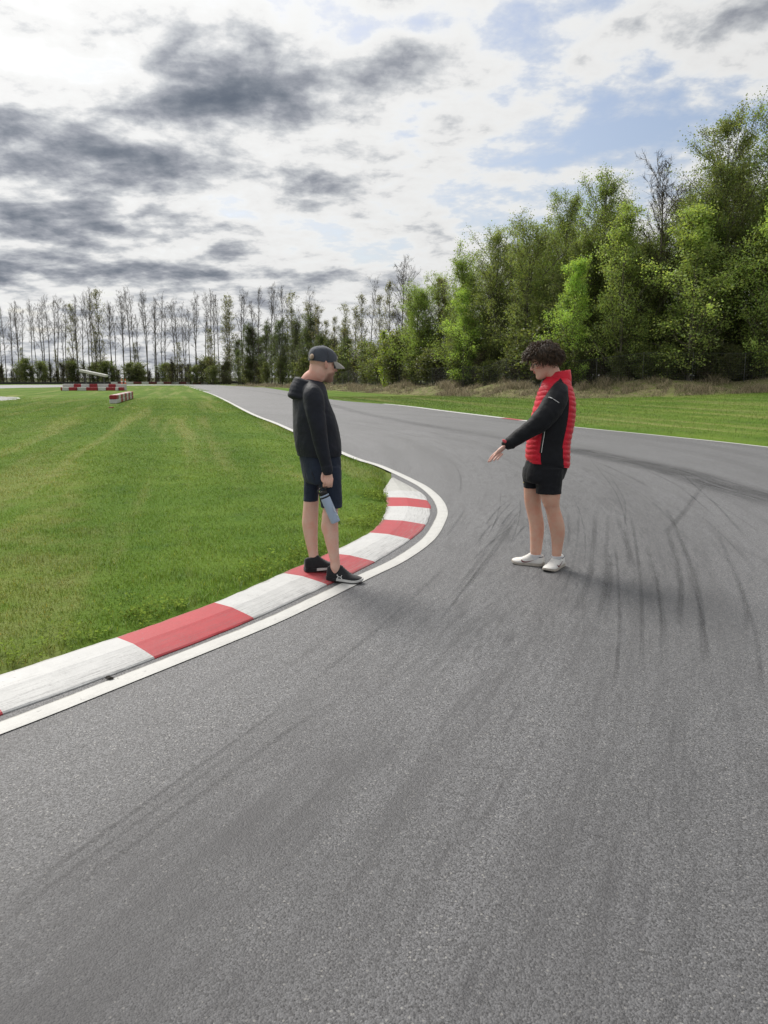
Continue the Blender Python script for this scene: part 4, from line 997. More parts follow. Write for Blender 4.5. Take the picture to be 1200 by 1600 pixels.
def head_parts():
    rows = interp_rows(HEAD, 54); a = np.linspace(0, 2 * math.pi, 48, endpoint=False); rings = []
    for z, xf, xb, w in rows:
        cx = (xf + xb) / 2; r = (xf - xb) / 2
        c = np.sign(np.cos(a)) * np.abs(np.cos(a)) ** .92; s = np.sign(np.sin(a)) * np.abs(np.sin(a)) ** .92
        nar = 1 - 0.10 * np.clip(np.cos(a), 0, 1) ** 2
        rings.append(np.c_[cx + c * r, s * w * nar, np.full(48, z)])
    out = [rings_mesh(rings)]
    out.append(tube([(.086, 0, .136), (.098, 0, .122), (.110, 0, .107), (.115, 0, .099), (.100, 0, .093)], [.007, .008, .0105, .0125, .010], 10, up=(0, 1, 0)))
    for s in (-1, 1):
        out.append(ellipsoid((.103, s * .011, .0965), (.011, .0075, .0065), 8, 6))
        out.append(tube([(.088, s * .014, .141), (.090, s * .034, .146), (.078, s * .055, .142)], [.006, .0075, .006], 8))
        out.append(ellipsoid((.068, s * .050, .108), (.022, .016, .018), 10, 7))
        rot = np.array(Matrix.Rotation(R(-12), 3, 'Y')) @ np.array(Matrix.Rotation(R(s * -18), 3, 'Z'))
        out.append(ellipsoid((-.006, s * .0765, .117), (.0175, .0085, .032), 12, 9, rot))
    out.append(tube([(.090, -.022, .0635), (.100, 0, .0650), (.090, .022, .0635)], [.004, .0068, .004], 8)); out.append(tube([(.090, -.022, .0725), (.1005, 0, .0745), (.090, .022, .0725)], [.004, .0064, .004], 8))
    return out
def head_matrix(center, face, pitch, scale=1.0, roll=0.0):
    """face: world azimuth of the face; pitch: how far it looks down"""
    m = Matrix.Rotation(face, 3, 'Z') @ Matrix.Rotation(pitch, 3, 'Y') @ Matrix.Rotation(roll, 3, 'X')
    return np.array(m) * scale, np.asarray(center, float)
def hx(hm, v): return (np.asarray(v, float) - np.array((0, 0, .118))) @ hm[0].T + hm[1]
def hinv(hm, v): return (np.asarray(v, float) - hm[1]) @ np.linalg.inv(hm[0]).T + np.array((0, 0, .118))
def mat_skin():
    m, nt = new_mat('skin')
    t = N(nt, 'ShaderNodeAttribute', out=0, attribute_name='tint')
    p = N(nt, 'ShaderNodeNewGeometry', out=0)
    n = NOISE(nt, p, 60, 5, .65); n2 = NOISE(nt, p, 14, 4, .6)
    c = MIX(nt, M_(nt, 'MULTIPLY', SS(nt, n2, .35, .7), .6), t, MIX(nt, 1.0, t, (1.02, .74, .70, 1), 'MULTIPLY'))
    c = MIX(nt, M_(nt, 'MULTIPLY', SS(nt, n, .5, .75), .25), c, MIX(nt, 1.0, t, (.72, .68, .66, 1), 'MULTIPLY'))
    finish(nt, principled(nt, c, .52, n, .12, .002, .35, **{'Subsurface Weight': 0.0})); return m
MSKIN = mat_skin()
def skin_body(parent, me, colf):
    v = getv(me); cattr(me, 'tint', colf(v)); me.materials.clear(); me.materials.append(MSKIN)
    return link('body', me, parent)
def cloth(name, col, rough=.85, var=.18, weave=900, sheen=.25, stretch=(1, 1, 1)):
    m, nt = new_mat(name)
    p = N(nt, 'ShaderNodeNewGeometry', out=0)
    n = NOISE(nt, V_(nt, 'MULTIPLY', p, stretch), 9, 4, .55); w = NOISE(nt, p, weave * .3, 2, .5); n2 = NOISE(nt, V_(nt, 'MULTIPLY', p, stretch), 28, 4, .6)
    c = MIX(nt, SS(nt, n, .3, .7), c4([x * (1 - var) for x in col]), c4([x * (1 + var) for x in col]))
    c = MIX(nt, .3, c, MIX(nt, 1.0, c, MIX(nt, w, (.5, .5, .5, 1), (1.5, 1.5, 1.5, 1)), 'MULTIPLY'))
    h = M_(nt, 'MULTIPLY_ADD', n, .7, M_(nt, 'MULTIPLY', n2, .5))
    finish(nt, principled(nt, c, rough, h, .5, .02, .25, **{'Sheen Weight': sheen, 'Sheen Roughness': .5})); return m
SHO = [(0.0, .020, .074), (.025, .030, .086), (.10, .0345, .091), (.20, .0360, .090), (.30, .0370, .096), (.38, .0385, .100), (.46, .0410, .088), (.56, .0445, .074), (.68, .0480, .061), (.80, .0470, .053), (.90, .0400, .047), (.965, .027, .041), (1.0, .012, .034)]
def shoe(parent, heel, toe, zh, zt, upper_mat, sole_mat, out_mat, lace_mat, L=None, low=0.0, sole_h=.026, wide=1.0, lace=True, heel_dark=False, hs=1.0):
    heel = np.array(heel, float); toe = np.array(toe, float); d = toe - heel; L = L or np.linalg.norm(d); yaw = math.atan2(d[1], d[0])
    tilt = math.atan2(zt - zh, L)
    rows = interp_rows(SHO, 40); a = np.linspace(0, 2 * math.pi, 30, endpoint=False); rings = []
    spring = lambda x: 0.016 * max(0, (x - .72) / .28) ** 2 + .004 * max(0, (.12 - x) / .12) ** 2
    for x, hw, top in rows:
        hw = hw * wide; top = top * np.interp(x, [0, .42, .72], [hs, hs, 1.0]); zb = sole_h * .72 + spring(x); c = np.cos(a); s = np.sin(a)
        y = np.sign(c) * np.abs(c) ** .7 * hw * np.where(s > 0, 1 - .42 * np.abs(s) ** 1.5 * np.interp(x, [0, .3, .6, 1], [.75, .7, .75, .8]), 1.0)
        z = np.where(s > 0, np.abs(s) ** .85 * (top - zb) * 0.8 + zb + (top - zb) * .2, zb + (top - zb) * .2 * (1 - np.abs(s) ** .6))
        rings.append(np.c_[np.full(30, x * L), y, z])
    def place(v):
        v = np.asarray(v, float); ct, st_ = math.cos(tilt), math.sin(tilt)
        v = np.c_[v[:, 0] * ct - v[:, 2] * st_, v[:, 1], v[:, 0] * st_ + v[:, 2] * ct + zh]; c, s = math.cos(yaw), math.sin(yaw)
        return np.c_[v[:, 0] * c - v[:, 1] * s + heel[0], v[:, 0] * s + v[:, 1] * c + heel[1], v[:, 2]]
    v, f = rings_mesh(rings); root = obj('shoe', place(v), f, upper_mat, parent)
    xs = np.linspace(0, 1, 44); hw = np.interp(xs, rows[:, 0], rows[:, 1]) * wide; srings = []
    out = np.vstack([np.c_[xs * L, hw], np.c_[xs[::-1] * L, -hw[::-1]]]); cx = np.array((L * .5, 0))
    for zf, g_ in ((0, -.003), (.08, .002), (.28, .004), (.97, .003), (1.0, -.004)):
        dirn = out - cx; o2 = np.c_[out[:, 0] + np.sign(dirn[:, 0]) * g_ * np.abs(dirn[:, 0]) / (L / 2), out[:, 1] * (1 + g_ / .045)]
        srings.append(np.c_[o2, [zf * sole_h * np.interp(x_ / L, [0, .2, .6, 1], [1.25, 1.1, 1, .85]) + spring(max(0, min(1, x_ / L))) for x_ in out[:, 0]]])
    v, f = rings_mesh(srings[2:], True); obj('midsole', place(v), f, [sole_mat, upper_mat], root, smooth=False, mi=[1 if heel_dark and np.mean([v[i][0] for i in q]) < .30 * L and np.mean([v[i][2] for i in q]) > sole_h * .6 else 0 for q in f])
    v, f = rings_mesh(srings[:3], True); obj('outsole', place(v), f, out_mat, root, smooth=False)
    if lace:
        mb = MB()
        for k in range(5):
            x = .42 + .055 * k; top = np.interp(x, rows[:, 0], rows[:, 2]) * np.interp(x, [0, .42, .72], [hs, hs, 1.0]); h = .018
            p = [(x * L - .004, -h * 1.15, top - .009), (x * L, -h * .4, top + .0005), (x * L, h * .4, top + .0005), (x * L - .004, h * 1.15, top - .009)]
            mb.add(*tube(place(p), .0028, 6))
        mb.build('laces', lace_mat, root)
    return root, place, L
def ribbon(name, pts, r, mat, parent, n=6):
    v, f = tube(np.array(pts), r, n); return obj(name, v, f, mat, parent)

# ------------------------------------------------------------------ man with the cap, on the kerb
def man_capped():
    Y = 5.90; yaw = R(24)
    base = G(512, 900); root = empty('person', (0, 0, 0)); tag(root, 'person in dark hooded jacket, navy shorts and grey cap standing on the kerb', 'person')
    MH = cloth('hoodie_fabric', (0.0105, 0.0130, 0.0215), .66, .2, sheen=.06); MS = cloth('navy_shorts', (0.0175, 0.0255, 0.047), .8, .15, sheen=.05)
    MCAP = cloth('cap_fabric', (0.060, 0.068, 0.088), .9, .15); MCAPL = cloth('cap_pale', (0.30, 0.29, 0.27), .9, .1); MUND = cloth('cap_underside', (0.02, 0.02, 0.022), .9)
    MPATCH = cloth('cap_patch', (0.30, 0.22, 0.16), .9)
    MSHB = cloth('shoe_black', (0.014, 0.015, 0.018), .75, .3, 1500); MSOLE = simple('shoe_foam', (0.55, 0.55, 0.54), .6, .12, 30); MRUBB = simple('shoe_rubber', (0.03, 0.032, 0.035), .7, .2, 30); MEMB = simple('emblem_white', (0.75, 0.75, 0.74), .6, .05, 20)
    hm = head_matrix(P(503.8, 570.0, Y + .0), R(30), R(9), 1.06)
    parts = [(hx(hm, v), f) for v, f in head_parts()]
    neck_lo = P(483, 597, Y); parts.append(tube(spline([hx(hm, [(-.030, 0, .10)])[0], hx(hm, [(-.036, 0, .04)])[0], neck_lo, neck_lo + np.array((-.01, 0, -.08))], 5), np.linspace(.066, .070, 16), 20, up=(0, 1, 0)))
    # torso, arms and legs under the clothes
    rows = [(606, 474, 500, .09), (622, 466, 505, .15), (645, 464, 510, .16), (680, 465, 522, .16), (705, 469, 526, .15), (735, 474, 530, .16), (752, 478, 531, .15)]
    r, _ = rows_loft(rows, Y, yaw, 30, 40, shrink=.035); parts.append(rings_mesh(r))
    parts.append(pix_tube([(486, 622, -.10), (497, 668, -.21), (511, 732, -.21), (512, 742, -.21)], [.035, .036, .03, .03], Y)); parts.append(pix_tube([(480, 622, .10), (482, 668, .23), (506, 722, .20)], [.035, .036, .03], Y))
    parts.append(limb([(740, 502, 530, -.09), (770, 504, 531, -.10), (795, 504.5, 528.5, -.11), (806, 503, 528, -.12), (820, 503, 528.5, -.12), (838, 506, 529, -.13), (858, 511, 529.5, -.14), (876, 515.8, 531, -.14), (886, 516.3, 532, -.14), (892, 518.5, 531, -.14), (899, 521, 528.5, -.14)], Y, 1.0))
    parts.append(limb([(740, 478, 503, .09), (765, 475, 499, .09), (782, 474.5, 498, .08), (800, 473, 497.5, .07), (815, 472, 497, .06), (832, 474, 496.5, .05), (852, 478.5, 496.5, .04), (866, 482, 497.5, .03), (873, 483.3, 499, .02), (878, 485.5, 498, .02), (886, 488, 495, .02)], Y, 1.0))
    for cx_, cy_, dy_, rr_ in ((522, 797, -.13, (.030, .034, .042)), (491, 787, .06, (.028, .032, .042)), (508.5, 822, -.12, (.034, .040, .075)), (478.5, 817, .06, (.034, .040, .075))): parts.append(ellipsoid(P(cx_, cy_, Y + dy_), rr_, 14, 9))
    # right hand closed round the loop of the bottle
    Yh = -.215
    parts.append(pix_tube([(511.5, 733, Yh), (512, 740, Yh), (513, 748, Yh), (513.5, 751, Yh)], [.027, .033, .036, .033], Y, 14, up=(0, 1, 0), flat=.55))
    for i in range(4):
        x = 519.0 - 3.9 * i; q = (0, .5, 1, .5)[i]
        parts.append(pix_tube([(x, 748, Yh - .012), (x - .6, 754.0 + q, Yh - .020), (x - 1.2, 759.0 + q, Yh - .010), (x - 1.6, 760.0 + q, Yh + .010), (x - 1.6, 756 + q, Yh + .022)], [.0095, .0092, .0088, .0085, .0078], Y, 10, per=4))
    parts.append(pix_tube([(505.5, 738, Yh + .006), (503.5, 744, Yh - .012), (503.5, 750, Yh - .024), (507, 754.5, Yh - .030)], [.011, .0105, .0095, .0085], Y, 10, per=4))
    parts.append(pix_tube([(506, 722, .20), (512, 728, .20), (515, 734, .19)], [.03, .034, .02], Y, 12, flat=.5))
    me = remesh(parts, .0036, 'body', 4)
    def colr(v):
        n = len(v); c = np.tile(np.array((0.65, 0.425, 0.345)), (n, 1))
        h = hinv(hm, v); hd = v[:, 2] > P(500, 605, Y)[2]
        nz = folds(v, 60) * .5
        beard = hd * sstep(-h[:, 2] + .35 * np.clip(h[:, 0], -.05, .1), -.062 + .0, -.040) * sstep(h[:, 0], .010, .035) * (h[:, 2] > .0 - .01)
        c = c * (1 - .72 * beard[:, None]) + np.array((0.12, .062, .040)) * .72 * beard[:, None]
        stub = hd * sstep(h[:, 2], .085, .115) * sstep(-h[:, 0], -.012, .02); c = c * (1 - .38 * stub[:, None]) + np.array((.30, .20, .13)) * .38 * stub[:, None]
        red = hd * sstep(-h[:, 2], -.09, -.03) * sstep(-h[:, 0], -.02, .03); c = c * (1 - .4 * red[:, None]) + np.array((.58, .27, .23)) * .4 * red[:, None]
        ear = hd * (np.abs(h[:, 1]) > .079) * (h[:, 2] > .08); c = c * (1 - .5 * ear[:, None]) + np.array((.52, .22, .18)) * .5 * ear[:, None]
        return c
    skin_body(root, me, colr)
    for s in (-1, 1):
        e = obj('eye', *[hx(hm, ellipsoid((.0785, s * .031, .1265), (.0115, .0125, .0115), 12, 8)[0]), ellipsoid((0, 0, 0), (1, 1, 1), 12, 8)[1]], simple('eye_white', (.6, .58, .55), .3, .05, 10), root)
        obj('iris', hx(hm, ellipsoid((.0885, s * .031, .1260), (.0022, .0055, .0055), 10, 6)[0]), ellipsoid((0, 0, 0), (1, 1, 1), 10, 6)[1], simple('iris_dark', (.03, .02, .015), .2, .05, 10), e)
    # cap
    rows = [r for r in interp_rows(HEAD, 80) if r[0] > .128]; a = np.linspace(0, 2 * math.pi, 64, endpoint=False); rings = []; o_ = .0085
    for j, (z, xf, xb, w) in enumerate(rows):
        t = (z - .128) / .107; xf -= .010 * sstep(z, .150, .195); cx = (xf + xb) / 2; rr = (xf - xb) / 2 + o_; zz_ = z + .014 * t ** .5 + (1 - t) * (.020 * np.clip(np.cos(a), 0, 1) + .004)
        rings.append(np.c_[cx + np.cos(a) * rr, np.sin(a) * (w + o_), zz_])
    rings.append(np.c_[np.full(64, -.01) + np.cos(a) * .006, np.sin(a) * .006, np.full(64, .2515)])
    v, f = rings_mesh(rings, False); f.append(tuple((len(rings) - 1) * 64 + j for j in range(64)))
    ang = [math.degrees(math.atan2(sum(v[i][1] for i in q) / len(q), sum(v[i][0] for i in q) / len(q) + .0)) for q in f]
    mi = [1 if abs(x) < 33 else 0 for x in ang]
    cap = obj('cap', hx(hm, v), f, [MCAP, MCAPL], root, mi=mi)
    top, bot = [], []
    na, nr_ = 25, 8
    for j in range(nr_):
        for i in range(na):
            t = math.radians(-72 + 144 * i / (na - 1)); q = j / (nr_ - 1)
            ex = .074 * max(0, math.cos(t * 1.18)) ** .75 * q
            x = (.083) * math.cos(t) ** .9 + .018 + ex; y = .0800 * math.sin(t) * (1 - .06 * q); z = .150 - .010 * q - .020 * q * q - .022 * (math.sin(t) ** 2) * (.3 + .7 * q)
            top.append((x, y, z + .004)); bot.append((x, y, z))
    fq_ = [(j * na + i, j * na + i + 1, (j + 1) * na + i + 1, (j + 1) * na + i) for j in range(nr_ - 1) for i in range(na - 1)]; nv = na * nr_
    fb_ = [tuple(nv + i for i in reversed(q)) for q in fq_]
    edge = [(nr_ - 1) * na + i for i in range(na)]; fe = [(edge[i], edge[i + 1], nv + edge[i + 1], nv + edge[i]) for i in range(na - 1)]
    obj('brim', hx(hm, np.array(top + bot)), fq_ + fb_ + fe, [MCAPL, MUND], cap, mi=[0] * len(fq_) + [1] * len(fb_) + [0] * len(fe))  # brim top coloured pale, with the sheen of the sky put into it
    obj('button', *[hx(hm, ellipsoid((-.01, 0, .2525), (.008, .008, .005), 10, 6)[0]), ellipsoid((0, 0, 0), (1, 1, 1), 10, 6)[1]], MCAP, cap)
    seam = MB()
    for dg_ in (-90, -33, 33, 90, 150, -150):
        t = math.radians(dg_); k = [r for r in rows[::6]] + [rows[-1]]
        pth = [((xf - .010 * float(sstep(z, .150, .195)) + xb) / 2 + math.cos(t) * ((xf - .010 * float(sstep(z, .150, .195)) - xb) / 2 + o_ + .0006), math.sin(t) * (w + o_ + .0006), z + .014 * ((z - .128) / .107) ** .5 + (1 - (z - .128) / .107) * (.020 * max(0, math.cos(t)) + .004)) for z, xf, xb, w in k]
        seam.add(*tube(hx(hm, pth), .0013, 5))
    seam.build('seam', MUND, cap)
    pv, pf = ellipsoid((-.103, -.028, .157), (.010, .030, .021), 14, 9); obj('back_patch', hx(hm, pv), pf, MPATCH, cap)
    # hooded jacket
    rows = [(591, 474, 497, .070), (595, 467, 503, .115), (602, 460, 508.5, .165), (611, 456.5, 512, .200), (622, 456, 514.5, .215), (640, 456, 520, .218), (660, 457, 527, .212), (680, 458.5, 531, .207), (697, 461, 533, .203), (706, 463.5, 533.5, .200), (713, 465, 533, .196)]
    r, info = rows_loft(rows, Y, yaw, 90, 110)
    r.append((r[-1] - info[-1][0]) * np.array((.93, .93, 1)) + info[-1][0] + np.array((0, 0, .002))); r.append((r[-1] - info[-1][0]) * np.array((.9, .9, 1)) + info[-1][0] + np.array((0, 0, .05)))
    jp = [rings_mesh(r)]
    sl = spline(np.array([list(P(488, 612, Y - .130)) + [.070], list(P(489, 619, Y - .165)) + [.079], list(P(491, 632, Y - .190)) + [.078], list(P(493.5, 650, Y - .21)) + [.071], list(P(498, 675, Y - .222)) + [.064], list(P(504, 705, Y - .22)) + [.055], list(P(510, 727, Y - .215)) + [.046], list(P(511.5, 734, Y - .215)) + [.041]]), 14)
    jp.append(tube(sl[:, :3], sl[:, 3], 30, up=(0, 1, 0)))
    sl = spline(np.array([list(P(480, 613, Y + .130)) + [.070], list(P(481, 640, Y + .21)) + [.072], list(P(486, 675, Y + .24)) + [.062], list(P(505, 722, Y + .20)) + [.046]]), 14)
    jp.append(tube(sl[:, :3], sl[:, 3], 30, up=(0, 1, 0)))
    me = remesh(jp, .0055, 'hooded_jacket', 14); me.materials.append(MH)
    lim = P(500, 716, Y)[2]
    wrinkle(me, .010, 10, (1, 1, .75)); wrinkle(me, .005, 20, (1, 1, .8), lambda v: 1 - .5 * sstep(v[:, 2], lim + .2, lim + .5)); wrinkle(me, .0012, 46, (1, 1, 1.3)); hj = link('hooded_jacket', me, root)
    v, f = pix_tube([(510.3, 729, -.215), (511.2, 733, -.215), (511.8, 736, -.215)], [.044, .043, .041], Y, 20); obj('cuff', v, f, MH, hj)
    hood = []
    nc = P(485, 599, Y); f2 = np.array((math.cos(yaw), math.sin(yaw), 0)); l2 = np.array((-math.sin(yaw), math.cos(yaw), 0)); path = []; rad = []
    for k in range(25):
        t = math.radians(180 - 150 + 300 * k / 24); bk = (1 - math.cos(t)) / 2
        path.append(nc + f2 * (math.cos(t) * .085 - .010) + l2 * math.sin(t) * .092 + np.array((0, 0, -.055 + .070 * bk - .015 * (1 - bk)))); rad.append(.018 + .008 * bk)
    hood.append(tube(path, rad, 12))
    for q in range(5):                        # cloth falling from the neck to the tip of the hood
        t_ = q / 4; path = []; rad = []
        for k in range(21):
            t = math.radians(180 - 88 + 176 * k / 20); bk = max(0, -math.cos(t))
            path.append(nc + f2 * (math.cos(t) * (.090 + .048 * t_ * (.4 + .6 * bk)) - .012) + l2 * math.sin(t) * (.095 + .035 * t_) + np.array((0, 0, .004 + .018 * bk - (.030 + .075 * t_) * t_ ** .6 - .03 * (1 - bk)))); rad.append(.020 + .010 * bk)
        hood.append(tube(path, rad, 12))
    me = remesh(hood, .006, 'hood', 9); wrinkle(me, .006, 26); me.materials.append(MH); link('hood', me, hj)
    # shorts
    rows = [(705, 467, 531, .178), (720, 468.5, 532.5, .186), (735, 471, 533.5, .186), (748, 474, 534, .182), (754, 478, 532, .17)]
    r, _ = rows_loft(rows, Y, yaw, 24, 60); sp_ = [rings_mesh(r)]
    sp_.append(limb([(728, 497, 533, -.085), (745, 498, 534.2, -.095), (765, 499, 535, -.105), (784, 500, 535.5, -.11), (793, 500.5, 535.5, -.115)], Y, 1.05)); sp_.append(limb([(728, 472, 505, .085), (745, 474, 503, .09), (765, 474, 499.5, .085), (776, 474, 498.5, .08), (783, 473.5, 498.5, .08)], Y, 1.1))
    me = remesh(sp_, .006, 'shorts', 6); wrinkle(me, .007, 13, (1, 1, .5)); wrinkle(me, .003, 34, (1, 1, .8)); me.materials.append(MS); shorts = link('shorts', me, root)
    sf = Surf(shorts); ribbon('side_seam', [sf.at(x, y, .0005) for x, y in ((487, 738), (492, 750), (496, 762), (499, 774), (500.5, 784))], .0022, MUND, shorts)
    # shoes
    h1 = G(511, 908.5); t1 = G(566.5, 911.5)
    s1, pl, L = shoe(root, h1, t1, .016, .004, MSHB, MSOLE, MRUBB, MSHB, None, 0, .026, 1.08, True, True, 1.24)
    h2 = G(476.5, 893.5, .055); d2 = np.array((math.cos(R(24)), math.sin(R(24)))) * .285
    shoe(root, h2, (h2[0] + d2[0], h2[1] + d2[1]), .054, .060, MSHB, MSOLE, MRUBB, MSHB, None, 0, .026, 1.08, True, True, 1.24)
    sv = Surf(s1); mb = MB()                  # interlocked arcs on the side of the near shoe
    def bez(pts): return [sv.at(x, y, .0035, 2.0) for x, y in pts]
    mb.add(*tube(spline(bez([(527, 898), (528.3, 900.3), (530.4, 900.8), (532.6, 900.3), (534, 899)]), 3), .0022, 6)); mb.add(*tube(spline(bez([(527, 904), (528.3, 901.6), (530.4, 900.8), (532.6, 901.6), (534, 904)]), 3), .0022, 6))
    mb.add(*tube(bez([(526.6, 898.6), (528.4, 901), (527, 904)]), .0028, 6)); mb.add(*tube(bez([(533.8, 899.6), (532.4, 902), (533.6, 904.4)]), .0028, 6)); mb.add(*tube(bez([(528.2, 901.2), (530.4, 901.4), (532.6, 901.8)]), .0024, 6)); mb.build('emblem', MEMB, s1)
    # bottle, held by its loop
    MBOT = simple('bottle_blue', (0.33, 0.41, 0.54), .35, .06, 8); MLID = simple('bottle_black', (0.012, 0.012, 0.014), .5, .1, 20)
    Yb = Y - .235; A = P(506.5, 773.5, Yb); B = P(524.8, 816, Yb); ax = B - A; Lb = np.linalg.norm(ax); ax /= Lb
    bt = empty('water_bottle', (0, 0, 0)); tag(bt, 'pale blue water bottle hanging from the hand of the capped person', 'bottle')
    u = np.cross(ax, (0, 1, 0)); u /= np.linalg.norm(u); w = np.cross(ax, u); an = np.linspace(0, 2 * math.pi, 32, endpoint=False)
    rg = lambda s, r: A + ax * s + r * (np.cos(an)[:, None] * u + np.sin(an)[:, None] * w)
    v, f = rings_mesh([rg(.022, .030), rg(.024, .0345), rg(.030, .0358), rg(Lb - .012, .0362), rg(Lb - .004, .0345), rg(Lb, .030)]); bb = obj('bottle_body', v, f, MBOT, bt)
    v, f = rings_mesh([rg(.011, .0335), rg(.022, .0335)]); obj('neck_gap', v, f, MLID, bt)
    v, f = rings_mesh([rg(-.001, .031), rg(.000, .035), rg(.010, .035), rg(.011, .031)]); obj('ring', v, f, MBOT, bt)
    v, f = rings_mesh([rg(-.034, .016), rg(-.032, .026), rg(-.026, .030), rg(-.001, .0325)]); obj('lid', v, f, MLID, bt)
    hnd = P(512, 757, Y + Yh - .0); lo = [A - ax * .022 + u * .026, A - ax * .045 + u * .030, hnd + u * .012, hnd - u * .012, A - ax * .045 - u * .030, A - ax * .022 - u * .026]
    v, f = tube(spline(lo, 6), .006, 8); obj('loop', v, f, MLID, bt)
    sb = Surf(bb)
    mb = MB(); mb.add(*tube(spline([sb.at(x, y, .004, 2.5) for x, y in ((521.5, 792), (521.8, 795), (523, 798), (524.5, 799.5))], 4), [.0012] + [.004] * 11 + [.001], 6, flat=.5)); mb.add(*tube(spline([sb.at(x, y, .004, 2.5) for x, y in ((523.5, 799), (524.5, 802), (526.5, 804.5), (528, 805))], 4), [.001] + [.0035] * 11 + [.001], 6)); mb.build('emblem', MEMB, bt)
    mb = MB()
    for k in range(5): p = sb.at(521.2 + 1.7 * k, 813.4 - .75 * k, .003, 2.5); mb.add(*tube([p + ax * .003, p - ax * .003 + u * .001 * (-1) ** k], .0013, 5))
    mb.build('lettering', MEMB, bt)['kind'] = 'stuff'
man_capped()

